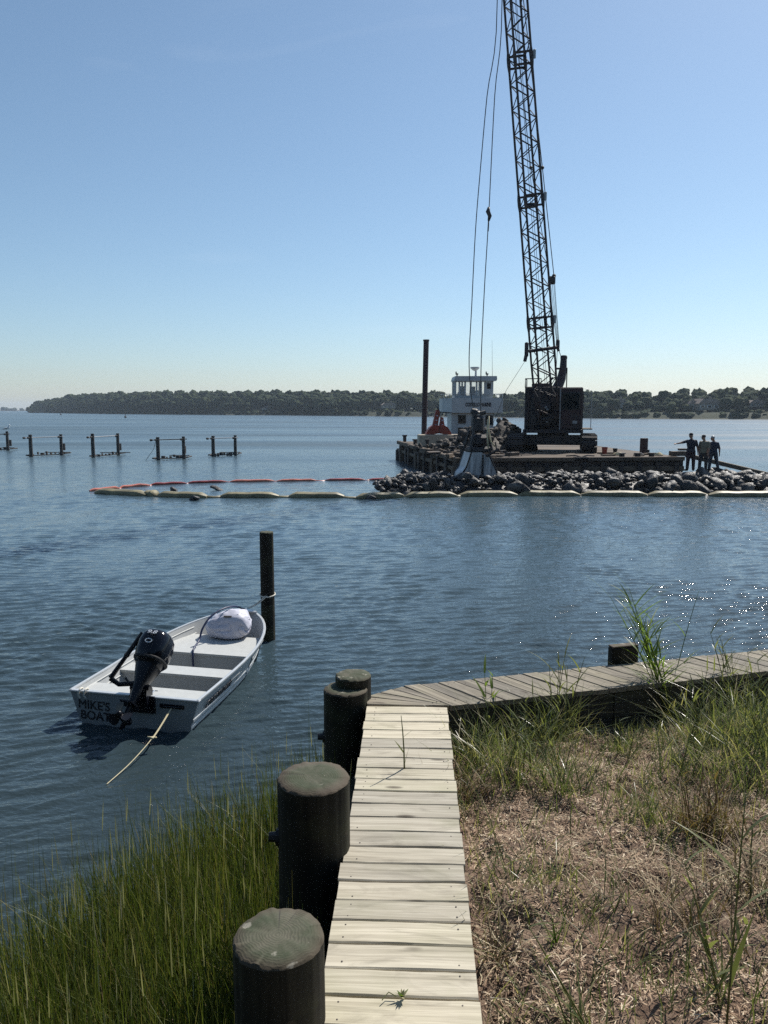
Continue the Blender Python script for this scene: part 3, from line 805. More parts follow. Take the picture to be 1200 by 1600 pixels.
# ------------------------------------------------------------------ pilings
def piling(px, py, wpx, D, label, base=-0.6, seed=1, slope=0.0, loc=None, top=None, tilt=(0, 0), bolt=None, cat='piling'):
    if loc is None:
        p = Vector((0, 0, CAM_Z)) + ray(px, py) * (FPX * D / wpx); loc = (p.x, p.y); top = p.z
    t_ = thing('wooden_piling', label, cat, (loc[0], loc[1], base)); t_.rotation_euler = (tilt[0], tilt[1], seed * 1.3)
    r = D / 2; H = top - base; n = 72; mb = MB(); vs = []
    zs = [0, H * .3, H * .6, H * .8, H * .9, H * .96, H - 0.012]
    for i, z in enumerate(zs):
        for k in range(n):
            a = 2 * pi * k / n
            rr = r * (1 + 0.035 * mnoise.noise(Vector((math.cos(a) * 1.4, math.sin(a) * 1.4, z * 0.8 + seed * 5))) + 0.020 * mnoise.noise(Vector((math.cos(a) * 7, math.sin(a) * 7, z * 0.7 + seed))) - 0.022 * max(0, .12 - abs(mnoise.noise(Vector((math.cos(a) * 4, math.sin(a) * 4, z * .35 + seed * 3))))) / .12 + 0.04 * (1 - z / H))
            vs.append((rr * math.cos(a), rr * math.sin(a), z + (slope * math.cos(a) * r if i == len(zs) - 1 else 0)))
    fs = [(i * n + k, i * n + (k + 1) % n, (i + 1) * n + (k + 1) % n, (i + 1) * n + k) for i in range(len(zs) - 1) for k in range(n)]
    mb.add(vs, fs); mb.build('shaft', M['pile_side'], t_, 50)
    mb = MB(); vs = []; last = (len(zs) - 1) * n
    ringv = [Vector(mb_) for mb_ in []]
    rim = [Vector(p) for p in vs]
    out = []
    for q, (fr, dz) in enumerate(((1.0, 0.0), (0.955, 0.012), (0.6, 0.017), (0.25, 0.016))):
        for k in range(n):
            a = 2 * pi * k / n; z = H - 0.012
            rr = r * (1 + 0.035 * mnoise.noise(Vector((math.cos(a) * 1.4, math.sin(a) * 1.4, z * 0.8 + seed * 5))) + 0.020 * mnoise.noise(Vector((math.cos(a) * 7, math.sin(a) * 7, z * 0.7 + seed))) - 0.022 * max(0, .12 - abs(mnoise.noise(Vector((math.cos(a) * 4, math.sin(a) * 4, z * .35 + seed * 3))))) / .12 + 0.04 * (1 - z / H)) * fr
            x, y = rr * math.cos(a), rr * math.sin(a)
            out.append((x, y, z + dz + slope * x + (0.006 * mnoise.noise(Vector((x * 18, y * 18, seed))) + .006 * mnoise.noise(Vector((x * 40, y * 40, seed))) if q else 0)))
    fs = [(i * n + k, i * n + (k + 1) % n, (i + 1) * n + (k + 1) % n, (i + 1) * n + k) for i in range(3) for k in range(n)] + [tuple(range(3 * n, 4 * n))]
    mb.add(out, fs); mb.shift((0, 0, H)); mb.build('sawn_top', M['pile_top'], t_, 60, loc=(0, 0, H))
    if bolt:
        a = bolt[0] - seed * 1.3
        for zz in bolt[1:]:
            d = Vector((math.cos(a), math.sin(a), 0)); c = d * (r * 1.0) + Vector((0, 0, zz - base))
            MB().tube([c, c + d * 0.05], [0.028, 0.024], 8).tube([c - d * .01, c + d * 0.012], 0.045, 10).build('bolt', M['iron'], t_)
    return t_
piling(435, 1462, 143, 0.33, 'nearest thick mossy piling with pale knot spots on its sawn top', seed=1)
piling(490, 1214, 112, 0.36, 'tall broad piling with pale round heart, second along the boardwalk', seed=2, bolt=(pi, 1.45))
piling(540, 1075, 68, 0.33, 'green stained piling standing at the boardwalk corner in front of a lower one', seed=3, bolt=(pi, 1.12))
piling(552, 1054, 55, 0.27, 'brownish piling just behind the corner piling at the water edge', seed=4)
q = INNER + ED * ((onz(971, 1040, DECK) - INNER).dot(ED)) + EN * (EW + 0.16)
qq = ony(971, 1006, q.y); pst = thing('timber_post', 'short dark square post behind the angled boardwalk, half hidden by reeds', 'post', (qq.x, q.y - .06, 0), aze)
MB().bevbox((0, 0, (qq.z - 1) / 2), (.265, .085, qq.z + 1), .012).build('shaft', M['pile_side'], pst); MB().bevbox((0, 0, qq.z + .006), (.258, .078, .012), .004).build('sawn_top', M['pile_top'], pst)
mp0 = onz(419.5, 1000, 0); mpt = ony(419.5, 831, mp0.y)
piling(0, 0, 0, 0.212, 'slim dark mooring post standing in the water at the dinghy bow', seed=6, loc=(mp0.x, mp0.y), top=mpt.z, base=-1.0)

# ------------------------------------------------------------------ dinghy
BL = 3.25
bx0 = onz(207, 1086, 0.40)
BH = R(12.5)                                  # heading to the right of the view direction
boat = thing('dinghy', 'grey white aluminium dinghy moored in the shallows with lettered transom', 'boat', (bx0.x, bx0.y + 0.02, 0), -BH)
def hb(t): return 0.80 if t < 0.25 else 0.80 * max(0.0, 1 - ((t - 0.25) / 0.75) ** 2.9) ** 0.62
def sheer(t): return 0.385 + 0.02 * t + 0.135 * t ** 2.4
def stem_y(z_f, t): return 0.0
def section(t, inset=0.0):
    """half section from keel to gunwale, starboard side: (x, z)"""
    b = max(0.0, hb(t) - inset); s_ = sheer(t); kz = -0.13 + 0.30 * max(0, (t - 0.55) / 0.45) ** 2.4 + inset
    cz = -0.055 + 0.27 * max(0, (t - 0.5) / 0.5) ** 2.0 + inset
    cb = b * (0.80 - 0.16 * t)
    pts = [(0.0, kz), (cb * 0.5, kz * 0.6 + cz * 0.4), (cb, cz)]
    for f, o in ((0.02, 0), (0.20, 0.0), (0.22, 0.010), (0.29, 0.010), (0.31, 0.0), (0.40, 0.0), (0.42, 0.010), (0.49, 0.010), (0.51, 0.0), (1.0, 0.0)):
        x = cb + (b - cb) * (f ** 0.85); pts.append((x + (o if inset == 0 else 0) * min(1, b * 3), cz + (s_ - cz) * f))
    return pts
TS = [0, .06, .12, .2, .3, .4, .5, .58, .66, .73, .79, .84, .885, .92, .95, .972, .988, .997, 1.0]
def rake(t, z): return 0.0 if t > 0.2 else 0.0
def shell(inset):
    vs = []; n = None
    for t_ in TS:
        sec = section(t_, inset)
        for x, z in sec:
            fy = t_ * BL - (0.16 * t_ ** 6) * max(0, (sheer(t_) - z) / 0.5)      # stem rakes forward towards the top
            vs.append((x, fy + (inset if t_ < 0.01 else -inset * t_), z))
        n = len(sec)
    fs = [(i * n + k, (i + 1) * n + k, (i + 1) * n + k + 1, i * n + k + 1) for i in range(len(TS) - 1) for k in range(n - 1)]
    return vs, fs, n
for nm, ins, mt in (('hull', 0.0, M['boat']), ('inner_hull', 0.018, M['boat_in'])):
    vs, fs, n = shell(ins); mb = MB(); mb.add(vs, fs); mb.add([(-x, y, z) for x, y, z in vs], [tuple(reversed(f)) for f in fs])
    if ins == 0: mb.build(nm, mt, boat, 28)
    else: mb.build(nm, mt, boat, 28)
sec = section(0)
# transom plate with a notch for the motor
tp = [(-x, z) for x, z in reversed(sec[1:])] + [(x, z) for x, z in sec]
tp2 = []
for x, z in tp: tp2.append((x, z))
tm = MB(); tm.prism(tp2, -0.004, 0.032, 'y'); tm.build('transom', plain('transom_paint_shaded', (0.27, 0.285, 0.295), .45, 0, .12, 4.0), boat)  # transom shade is put into the colour, darker than the hull paint
MB().bevbox((0, 0.012, 0.386), (1.63, 0.06, 0.022), 0.006).build('transom_cap', M['alu'], boat)
MB().bevbox((0.12, -0.012, 0.30), (0.32, 0.03, 0.20), 0.006).build('motor_pad', M['motor'], boat)
# gunwale rail
for sx in (-1, 1):
    pts = []
    for t_ in TS: pts.append((sx * (hb(t_) - 0.004), t_ * BL, sheer(t_) + 0.006))
    mb = MB(); vs = []
    for i, p in enumerate(pts):
        p = Vector(p); a = Vector(pts[max(0, i - 1)]); c = Vector(pts[min(len(pts) - 1, i + 1)]); d = (c - a).normalized(); nrm = Vector((d.y, -d.x, 0)).normalized() * sx
        for o, z in ((0.010, -0.022), (0.017, -0.008), (0.015, 0.008), (0, 0.012), (-0.018, 0.008), (-0.02, -0.010)): vs.append(p + nrm * o + Vector((0, 0, z)))
    fs = [(i * 6 + k, i * 6 + (k + 1) % 6, (i + 1) * 6 + (k + 1) % 6, (i + 1) * 6 + k) for i in range(len(pts) - 1) for k in range(6)] + [(5, 4, 3, 2, 1, 0), tuple(range((len(pts) - 1) * 6, len(pts) * 6))]
    mb.add(vs, fs); mb.build('gunwale', M['alu'], boat, 40)
# bow cap
mb = MB(); cap = []
for t_ in (0.955, 0.972, 0.988, 0.997): cap.append((hb(t_) - 0.002, t_ * BL))
poly = [(x, y) for x, y in cap] + [(0, BL + 0.012)] + [(-x, y) for x, y in reversed(cap)]
mb.prism(poly, sheer(1) + 0.008, sheer(1) + 0.028); mb.build('bow_cap', M['alu'], boat)
# side stripes (painted bands on the strakes)
for sx in (1, -1):
    for f0, f1 in ((0.33, 0.42), (0.61, 0.70)):
        mb = MB(); vs = []
        for t_ in TS[:-3]:
            sec = section(t_)
            i0 = 5 if f0 < 0.5 else 9
            for x, z in (sec[i0], sec[i0 + 1]):
                fy = t_ * BL - (0.16 * t_ ** 6) * max(0, (sheer(t_) - z) / 0.5); vs.append((sx * (x + 0.003), fy, z))
        mb.add(vs, [(2 * i, 2 * i + 2, 2 * i + 3, 2 * i + 1) for i in range(len(TS) - 4)]); mb.build('strake_stripe', M['stripe'], boat)
# benches
def bench(y0, y1, z, nm='bench', taperb=True):
    mb = MB(); 
    w0, w1 = hb(y0 / BL) - 0.03, hb(y1 / BL) - 0.03
    poly = [(-w0, y0), (w0, y0), (w1, y1), (-w1, y1)]
    b_ = mb.prism(poly, z - 0.03, z).build(nm, M['seat'], boat)
    # hanging side panels make it a box seat
    f = MB()
    for yy, ww in ((y0 + 0.015, w0), (y1 - 0.015, w1)):
        f.add([(-ww + 0.01, yy, z - 0.03), (ww - 0.01, yy, z - 0.03), (ww * 0.80, yy, -0.03), (-ww * 0.80, yy, -0.03)], [(0, 1, 2, 3)])
    f.build('bench_panel', M['boat_in'], b_); return b_
bench(0.035, 0.42, 0.335)
bench(0.95, 1.24, 0.315)
bench(1.72, 2.55, 0.335)
# floor
mb = MB(); fl = [(hb(t_) * (0.78 - .16 * t_), t_ * BL) for t_ in (0.01, .2, .4, .55, .68)]
mb.prism([(x, y) for x, y in fl] + [(-x, y) for x, y in reversed(fl)], -0.04, -0.03).build('floor', M['boat_in'], boat)
for sx in (-1, 1):                           # inner stringer ribs along the sides
    for f in (0.42, 0.66, 0.86):
        pts = []
        for t_ in (0.02, .1, .2, .3, .4, .5, .58, .66, .73, .80):
            s2 = section(t_, 0.018); cz, cb = s2[2][1], s2[2][0]; bb, ss = s2[-1]
            x = cb + (bb - cb) * f ** 0.85; pts.append((sx * (x - 0.006), t_ * BL, cz + (ss - cz) * f))
        MB().tube(pts, 0.010, 5).build('side_rib', M['seat'], boat, True)
# transom handle and eye
MB().tube([(0.36, -0.012, 0.30), (0.40, -0.03, 0.305), (0.56, -0.03, 0.305), (0.60, -0.012, 0.30)], 0.011, 6).bevbox((0.48, -0.008, 0.30), (0.30, 0.012, 0.05), 0.004).build('transom_handle', M['motor'], boat)
text('lettering', "MIKE'S", 0.145, M['letter'], boat, frame((-0.50, -0.0055, 0.225), (1, 0, -0.035), (0, -1, 0)), sx=1.0, bold=.018)
text('lettering', 'BOAT', 0.145, M['letter'], boat, frame((-0.49, -0.0055, 0.100), (1, 0, -0.035), (0, -1, 0)), sx=1.0, bold=.018)
# maker's lettering along the starboard side
sA, sB = section(0.06), section(0.34)
def side_pt(t_, f):
    s2 = section(t_); cz, cb = s2[2][1], s2[2][0]; bb, ss = s2[-1]; return Vector((cb + (bb - cb) * f ** 0.85, t_ * BL, cz + (ss - cz) * f))
pa, pb, pu = side_pt(0.04, 0.66), side_pt(0.33, 0.68), side_pt(0.2, 0.84); nrm = (pb - pa).cross(pu - pa).normalized()
if nrm.x < 0: nrm = -nrm
text('lettering', 'CRESTLINER', 0.125, M['letter'], boat, frame((pa + pb) / 2 + nrm * 0.016, pb - pa, nrm), shear=0.35, sx=1.08, ext=.003, bold=.012)
pa, pb = side_pt(0.66, 0.72), side_pt(0.76, 0.73); nr2 = (pb - pa).cross(Vector((0.3, 0, 1))).normalized(); nr2 = nr2 if nr2.x > 0 else -nr2
mk = MB(); 
for k in range(4):
    c = pa.lerp(pb, (k + 0.5) / 4); mk.box(c + nr2 * 0.004, (0.05, 0.004, 0.012), Matrix.Rotation(math.atan2((pb - pa).y, (pb - pa).x), 3, 'Z') @ Matrix.Rotation(-0.5, 3, 'Y'))
mk.build('emblem', M['letter'], boat)

# outboard motor, tilted up
om = thing('outboard_motor', 'black outboard motor tilted up on the dinghy transom', 'outboard motor', Matrix.Translation(boat.location) @ Matrix.Rotation(-BH, 4, 'Z') @ Vector((0.12, -0.03, 0.41)), -BH)
om.rotation_euler = (0, 0, -BH + R(4))
om.scale = (1.13, 1.13, 1.13)
AX = Vector((0.09, 0.66, 0.73)).normalized()          # from propeller to cowling
BK = Vector((0, 0.70, -0.68)); BK = (BK - AX * BK.dot(AX)).normalized()   # forward / down side
SD = AX.cross(BK).normalized()
ORG = Vector((0.0, -0.07, 0.06))
def A(s_, f=0.0, x=0.0):
    s_ = s_ * .78 if s_ < 0 else s_
    return ORG + AX * s_ + BK * f + SD * x
def loft(secs, n=20, power=2.6):
    mb = MB(); vs = []
    for s_, f, rf, rx in secs:
        for k in range(n):
            a = 2 * pi * k / n; ca, sa = math.cos(a), math.sin(a)
            e = 2 / power; vs.append(A(s_, f + rf * math.copysign(abs(ca) ** e, ca), rx * math.copysign(abs(sa) ** e, sa)))
    m_ = len(secs)
    fs = [(i * n + k, i * n + (k + 1) % n, (i + 1) * n + (k + 1) % n, (i + 1) * n + k) for i in range(m_ - 1) for k in range(n)]
    fs += [tuple(range(n)), tuple(range((m_ - 1) * n, m_ * n))]
    mb.add(vs, fs); return mb
loft([(0.26, .02, .115, .115), (0.30, .02, .155, .145), (0.40, .02, .182, .168), (0.50, .015, .186, .172), (0.575, .01, .172, .160), (0.62, 0.0, .142, .130), (0.64, 0.0, .10, .09)]).build('cowling', M['cowl'], om, 50)
loft([(0.315, .02, .165, .154), (0.322, .02, .173, .161), (0.342, .02, .177, .165), (0.349, .02, .173, .161)]).build('cowling_seam', M['rubber'], om, 50)
loft([(-0.16, -.02, .050, .036), (-0.05, -.01, .062, .045), (0.08, 0, .080, .060), (0.18, .01, .108, .095), (0.28, .02, .135, .125)]).build('midsection', M['motor'], om, 50)
loft([(-0.36, -.03, .045, .016), (-0.30, -.03, .060, .024), (-0.20, -.025, .055, .030), (-0.15, -.02, .055, .038)]).build('gearcase_leg', M['motor'], om, 50)
pl = MB(); vs = [A(-0.205, f, x) for f, x in ((-.17, -.06), (-.17, .06), (-.05, .085), (.06, .05), (.06, -.05), (-.05, -.085))]
vs2 = [p + AX * 0.012 for p in vs]; pl.add(vs + vs2, [(5, 4, 3, 2, 1, 0), (6, 7, 8, 9, 10, 11)] + [(k, (k + 1) % 6, 6 + (k + 1) % 6, 6 + k) for k in range(6)]); pl.build('cavitation_plate', M['motor'], om)
gc = MB(); gc.tube([A(-0.37, .09), A(-0.37, .07), A(-0.37, .02), A(-0.37, -.05), A(-0.37, -.12), A(-0.37, -.15)], [.006, .026, .040, .042, .034, .026], 12); gc.build('gearcase', M['motor'], om, True)
sk = MB(); sk.add([A(-0.40, .04, -.004), A(-0.40, -.07, -.004), A(-0.52, -.09, -.002), A(-0.51, -.03, -.002), A(-0.40, .04, .004), A(-0.40, -.07, .004), A(-0.52, -.09, .002), A(-0.51, -.03, .002)], [(0, 1, 2, 3), (7, 6, 5, 4), (0, 4, 5, 1), (1, 5, 6, 2), (2, 6, 7, 3), (3, 7, 4, 0)]); sk.build('skeg', M['motor'], om)
prop = MB().tube([A(-0.37, -.145), A(-0.37, -.20), A(-0.37, -.22)], [.030, .026, .012], 10).build('propeller_hub', M['motor'], om, True)
for k in range(3):
    a = 2 * pi * k / 3 + 0.4; e1 = AX * math.cos(a) + SD * math.sin(a); e2 = BK; e3 = e1.cross(e2).normalized(); c = A(-0.37, -.17)
    mb = MB(); vs = []
    for rr, wd, tw in ((.025, .030, .7), (.06, .055, .6), (.095, .055, .5), (.115, .030, .45)):
        dirv = (e3 * math.cos(tw) + e2 * math.sin(tw)); vs += [c + e1 * rr + dirv * wd, c + e1 * rr - dirv * wd]
    o2 = [p + e2 * 0.004 for p in vs]; fs = [(2 * i, 2 * i + 1, 2 * i + 3, 2 * i + 2) for i in range(3)]; mb.add(vs, fs); mb.add(o2, [tuple(reversed(f)) for f in fs]); mb.build('propeller_blade', M['motor'], prop, True)
br = MB(); 
for x in (-0.075, 0.075):
    br.prism([(0.06, -0.16), (0.075, 0.05), (0.03, 0.10), (-0.05, 0.10), (-0.07, 0.02), (-0.05, -0.16)], x - 0.012, x + 0.012, 'x')
br.tube([(-0.10, -0.02, 0.085), (0.10, -0.02, 0.085)], 0.022, 10).box((0, -0.03, -0.02), (0.14, 0.03, 0.12)); br.build('clamp_bracket', M['motor'], om)
for x in (-0.075, 0.075): MB().tube([(x, 0.07, 0.0), (x, 0.14, 0.0)], 0.008, 6).tube([(x - .035, 0.14, 0.0), (x + .035, 0.14, 0.0)], 0.006, 6).build('clamp_screw', M['silver'], om)
# tiller: bracket out to the left, folded up along the motor
th_ = MB(); e0 = A(0.16, .06, 0.0); e1 = Vector((-0.20, 0.10, 0.17)); e2 = Vector((-0.23, 0.16, 0.24))
tl0 = Vector((-0.32, 0.0, 0.16)); tl1 = Vector((-0.09, 0.27, 0.56))
th_.tube([A(0.12, .05, -.02), (-0.10, 0.0, 0.115), (-0.23, 0.0, 0.10), tl0], [.030, .026, .024, .026], 8)
th_.tube([tl0, tl0.lerp(tl1, 0.5)], [.026, .021], 8); tb = th_.build('tiller_arm', M['motor'], om, 40)
MB().tube([tl0.lerp(tl1, 0.47), tl0.lerp(tl1, 0.50), tl0.lerp(tl1, 0.54), tl1], [.022, .030, .024, .023], 10).build('tiller_grip', M['rubber'], tb, 40)
MB().tube([(-0.19, 0.06, 0.15), (-0.12, 0.02, 0.09), A(0.02, .05, -.03)], 0.012, 6).build('throttle_cable', M['rubber'], om, True)
lb = A(0.60, 0, 0)
# lettering on the aft top of the cowling
nrm = (AX * 0.55 - BK * 0.83).normalized(); pc = A(0.575, -0.166, 0.0)
text('lettering', '9.8', 0.085, M['silver'], om, frame(pc + nrm * 0.002, AX.cross(nrm), nrm), ext=0.003, bold=.02)
nr3 = -BK; pc = A(0.48, -0.1735, 0.0)
em = MB(); xx = SD if SD.x > 0 else -SD
for r0, r1 in ((0.040, 0.030),):
    ring2 = []
    for k in range(20):
        a = 2 * pi * k / 20; ring2.append((pc + xx * math.cos(a) * r0 + AX * math.sin(a) * r0 * 0.62 + nr3 * .004, pc + xx * math.cos(a) * r1 + AX * math.sin(a) * r1 * 0.5 + nr3 * .004))
    vs = [p for q in ring2 for p in q]; em.add(vs, [(2 * k, 2 * k + 1, (2 * k + 3) % 40, (2 * k + 2) % 40) for k in range(20)])
em.build('emblem', M['white'], om)

# white bag in the bow
bg = thing('white_bag', 'crumpled white cloth bag slumped in the dinghy bow', 'bag', Matrix.Translation(boat.location) @ Matrix.Rotation(-BH, 4, 'Z') @ Vector((0.04, 2.50, 0.34)), -BH)
bm_ = MB(); nu, nv = 72, 44; vs = []
for j in range(nv + 1):
    ph = -pi / 2 + pi * j / nv
    for k in range(nu):
        a = 2 * pi * k / nu; cx, sx_ = math.cos(a), math.sin(a); cp, sp_ = math.cos(ph), math.sin(ph)
        e = 0.65; x = math.copysign(abs(cp * cx) ** e, cx) * 0.39; y = math.copysign(abs(cp * sx_) ** e, sx_) * 0.27; z = math.copysign(abs(sp_) ** 0.8, sp_) * 0.20 + 0.19
        f = (z / 0.39); x *= 1 - 0.25 * f; y *= 1 - 0.22 * f; y += 0.11 * f
        nn = mnoise.fractal(Vector((x * 4, y * 4, z * 5 + 3)), 1.0, 2.0, 4); cr_ = abs(mnoise.noise(Vector((x * 6 + z * 3, y * 5, z * 7))))
        d = 1.06 + 0.09 * nn - 0.9 * max(0, 0.14 - cr_) - .25 * max(0, .10 - abs(mnoise.noise(Vector((x * 11, y * 9 + z * 6, z * 4)))))
        rg_ = mnoise.ridged_multi_fractal(Vector((x * 2.3 + 4, y * 2.3 + z * 2, z * 2.6)), 1.1, 2.0, 2, 1.0, 2.0); d *= 1 + .13 * (rg_ - 1.1); z *= 1 + .14 * (rg_ - 1.1)
        z += 0.10 * f * max(0, x / 0.36 + 0.2) * 0.5
        vs.append((x * d, y * d, max(0.004, z * (1 + 0.05 * nn))))
bm_.add(vs, [(j * nu + k, j * nu + (k + 1) % nu, (j + 1) * nu + (k + 1) % nu, (j + 1) * nu + k) for j in range(nv) for k in range(nu)]); bm_.build('sack', M['cloth'], bg, True); bg.scale = (.90, .90, .92)
MB().bevbox((0.06, -0.11, 0.36), (0.13, 0.03, 0.012), 0.004, Matrix.Rotation(0.15, 3, 'Z') @ Matrix.Rotation(0.5, 3, 'X')).build('dark_patch', M['rubber'], bg)
def loop_pts(P, n=8):
    """smooth curve through points"""
    P = [Vector(p) for p in P]; out = []
    for i in range(len(P) - 1):
        p0, p1, p2, p3 = P[max(0, i - 1)], P[i], P[i + 1], P[min(len(P) - 1, i + 2)]
        for k in range(n):
            t_ = k / n; out.append(0.5 * ((2 * p1) + (p2 - p0) * t_ + (2 * p0 - 5 * p1 + 4 * p2 - p3) * t_ ** 2 + (3 * p1 - p0 - 3 * p2 + p3) * t_ ** 3))
    return out + [P[-1]]
BM = Matrix.Translation(boat.location) @ Matrix.Rotation(-BH, 4, 'Z')
def bl(p): return BM @ Vector(p)
tag(MB().tube([bl(p) for p in loop_pts([(-0.05, 1.58, 0.0), (-0.09, 1.66, 0.15), (-0.12, 1.73, 0.36), (-0.17, 2.02, 0.42), (-0.16, 2.12, 0.56), (-0.10, 2.28, 0.70), (0.0, 2.50, 0.76), (0.05, 2.78, 0.72), (0.03, 3.1, 0.60), (0.02, 3.2, 0.57)])], 0.014, 8).build('blue_line', M['blue_rope'], None, True), 'dark blue line running over the white bag into the boat', 'rope')
# mooring lines
st = bl((0.48, -0.03, 0.29)); en = onz(166, 1226, 0.0)
ml = loop_pts([st, st.lerp(en, 0.35) + Vector((0.03, 0, -0.045)), st.lerp(en, 0.7) + Vector((0.03, 0, -0.035)), en], 10)
k1 = st.lerp(en, 0.37) + Vector((.03, 0, -0.045))
sl = thing('stern_line', 'yellowish knotted rope from the transom handle down into the water', 'rope', st)
MB().tube([p - st for p in ml], 0.0052, 6).build('rope_strand', M['rope'], sl, True)
MB().tube([p - st + Vector((0.012, 0, .004)) for p in ml[:12]], 0.0052, 6).build('rope_strand', M['rope'], sl, True)
MB().ball(k1 - st, (0.020, 0.020, 0.016), 8, 6).tube([k1 - st + Vector((-0.05, 0, .01)), k1 - st + Vector((0.045, 0.01, 0.0))], 0.009, 6).build('knot', M['rope'], sl, True)
bt = bl((0, BL, sheer(1) + 0.01)); pt = Vector((mp0.x, mp0.y - 0.115, 0.74))
bw = thing('bow_line', 'pale doubled rope tying the dinghy bow to the mooring post', 'rope', bt)
for dx in (-0.012, 0.014): MB().tube([p - bt for p in loop_pts([bt + Vector((dx, 0, 0)), bt.lerp(pt, 0.5) + Vector((dx, 0, -0.03)), pt + Vector((dx, 0, 0))])], 0.008, 6).build('rope_strand', M['white_rope'], bw, True)
rg = []
for k in range(25):
    a = 2 * pi * k / 24; rg.append(Vector((mp0.x + 0.118 * math.cos(a), mp0.y + 0.118 * math.sin(a), 0.74 + 0.02 * math.sin(a))) - bt)
MB().tube(rg, 0.010, 6).build('rope_loop', M['white_rope'], bw, True)
pc_ = bl((-0.62, -0.01, 0.39)); pr = thing('short_rope', 'short white rope looped over the left corner of the transom', 'rope', pc_)
for dx in (-0.05, 0.02): MB().tube([Matrix.Rotation(-BH, 3, 'Z') @ Vector(p) for p in loop_pts([(dx, 0.07, -0.02), (dx + .01, 0.03, 0.025), (dx + 0.01, -0.02, 0.02), (dx + 0.0, -0.03, -0.04), (dx + .02, -0.024, -0.075)])], 0.010, 6).build('rope_strand', M['white_rope'], pr, True)

# ------------------------------------------------------------------ barge
BZ = 1.32
bA, bB, bD = onz(719, 715.5, BZ), onz(1068, 713.5, BZ), onz(624, 689.5, BZ)
bX = (bB - bA).normalized(); bY = Vector((-bX.y, bX.x, 0))
bLen = (bB - bA).length; bDep = (bD - bA).dot(bY); bSkew = (bD - bA).dot(bX)
barge = thing('work_barge', 'long low work barge with dark timber sides moored behind the rocks', 'barge', (bA.x, bA.y, 0), math.atan2(bX.y, bX.x))
BRZ = barge.rotation_euler.z
def bg_(x, y, z): return bA * 1 + bX * x + bY * y + Vector((0, 0, z - BZ))   # barge-local to world
outline = [(0, 0), (bLen, 0), (bLen + 0.3, bDep), (bSkew, bDep)]
hull = MB(); n = 4
vs = [(x, y, -0.4) for x, y in outline] + [(x, y, BZ - 0.08) for x, y in outline]
hull.add(vs, [(3, 2, 1, 0), (4, 5, 6, 7)] + [(k, (k + 1) % 4, 4 + (k + 1) % 4, 4 + k) for k in range(4)]); hull.build('hull', M['hull'], barge)
nd = 22
dpm = {}
for k in range(nd):
    y0, y1 = bDep * k / nd, bDep * (k + 1) / nd - 0.03
    xs = lambda y: bSkew * y / bDep
    MB().prism([(xs(y0) + 0.05, y0 + .02), (bLen - 0.05, y0 + .02), (bLen - 0.05, y1), (xs(y1) + 0.05, y1)], BZ - 0.079, BZ - 0.012 + random.uniform(-.006, .006)).build('deck_plank', M['btimber'], barge)
# rub rails along the front and the left end
for k, (x0, x1) in enumerate(((0.0, 2.6), (2.64, 5.55), (6.2, 8.4), (8.44, bLen))):
    MB().bevbox(((x0 + x1) / 2, -0.09, BZ - 0.09), (x1 - x0, 0.18, 0.20), 0.02).build('rub_rail', M['btimber'], barge)
MB().bevbox((bLen / 2, -0.07, 0.75), (bLen, 0.14, 0.24), 0.02).build('rub_rail', M['btimber'], barge)
MB().bevbox((bLen / 2, -0.06, 0.28), (bLen, 0.12, 0.22), 0.02).build('rub_rail', M['hull'], barge)
ea = Vector((bSkew, bDep, 0)).normalized(); er = Matrix.Rotation(math.atan2(ea.y, ea.x), 3, 'Z'); eL = math.hypot(bSkew, bDep); enrm = Vector((-ea.y, ea.x, 0))
for zz, th in ((BZ - 0.07, 0.24), (0.72, 0.2)):
    for k in range(4):
        c = ea * (eL * (k + 0.5) / 4) + enrm * 0.10; MB().bevbox((c.x, c.y, zz + random.uniform(-.05, .05)), (eL / 4 - 0.12, 0.22, th), 0.03, er).build('rub_rail', M['btimber'], barge)
for k in range(11):
    c = ea * (0.4 + k * (eL - 0.8) / 10 + random.uniform(-.5, .5)) + enrm * 0.16; h_ = random.uniform(0.9, 1.5)
    MB().bevbox((c.x, c.y, -0.2 + h_ / 2), (random.uniform(0.30, 0.5), 0.28, h_), 0.03, er @ Matrix.Rotation(random.uniform(-.06, .06), 3, 'Y')).build('fender_timber', M['hull'] if k % 3 else M['btimber'], barge)
for k in range(12):
    c = (0.5 + k * bLen / 12, -0.16, 0.55); MB().bevbox(c, (0.22, 0.12, 1.0), 0.02).build('fender_timber', M['hull'], barge)
def bollard(x, y, h=0.35, r=0.12):
    MB().lathe([(r, 0), (r, h * .75), (r * 1.45, h * .8), (r * 1.45, h)], (x, y, BZ - 0.02), 12).build('bollard', M['iron'], barge, 40)
for f in (0.04, 0.16, 0.32, 0.52, 0.74, 0.97):
    c = ea * (eL * f) - enrm * 0.3; bollard(c.x, c.y, random.uniform(.35, .6), random.uniform(.10, .16))
for x in (8.1, 8.9, 9.6): bollard(x, 0.35, 0.2, 0.13)
for k in range(26):
    x = random.uniform(-.4, 3.4); y = random.uniform(.5, 7)
    MB().bevbox((x - y * .1, y, BZ + .05), (random.uniform(.3, 1.1), random.uniform(.12, .4), random.uniform(.06, .28)), .02, Matrix.Rotation(random.uniform(-1.5, 1.5), 3, 'Z') @ Matrix.Rotation(random.uniform(-.2, .2), 3, 'X')).build('loose_timber', M['btimber'] if k % 2 else M['hull'], barge)
for k, (x, y) in enumerate(((9.2, .9), (8.3, 1.3), (1.2, .7), (10.2, 1.0))):
    cpts = [(x + (.28 - .004 * q) * math.cos(q * .5), y + (.28 - .004 * q) * math.sin(q * .5), BZ + .02 + .003 * q) for q in range(40)]; MB().tube(cpts, .03, 5).build('rope_coil', M['rope'] if k % 2 else M['iron'], barge)
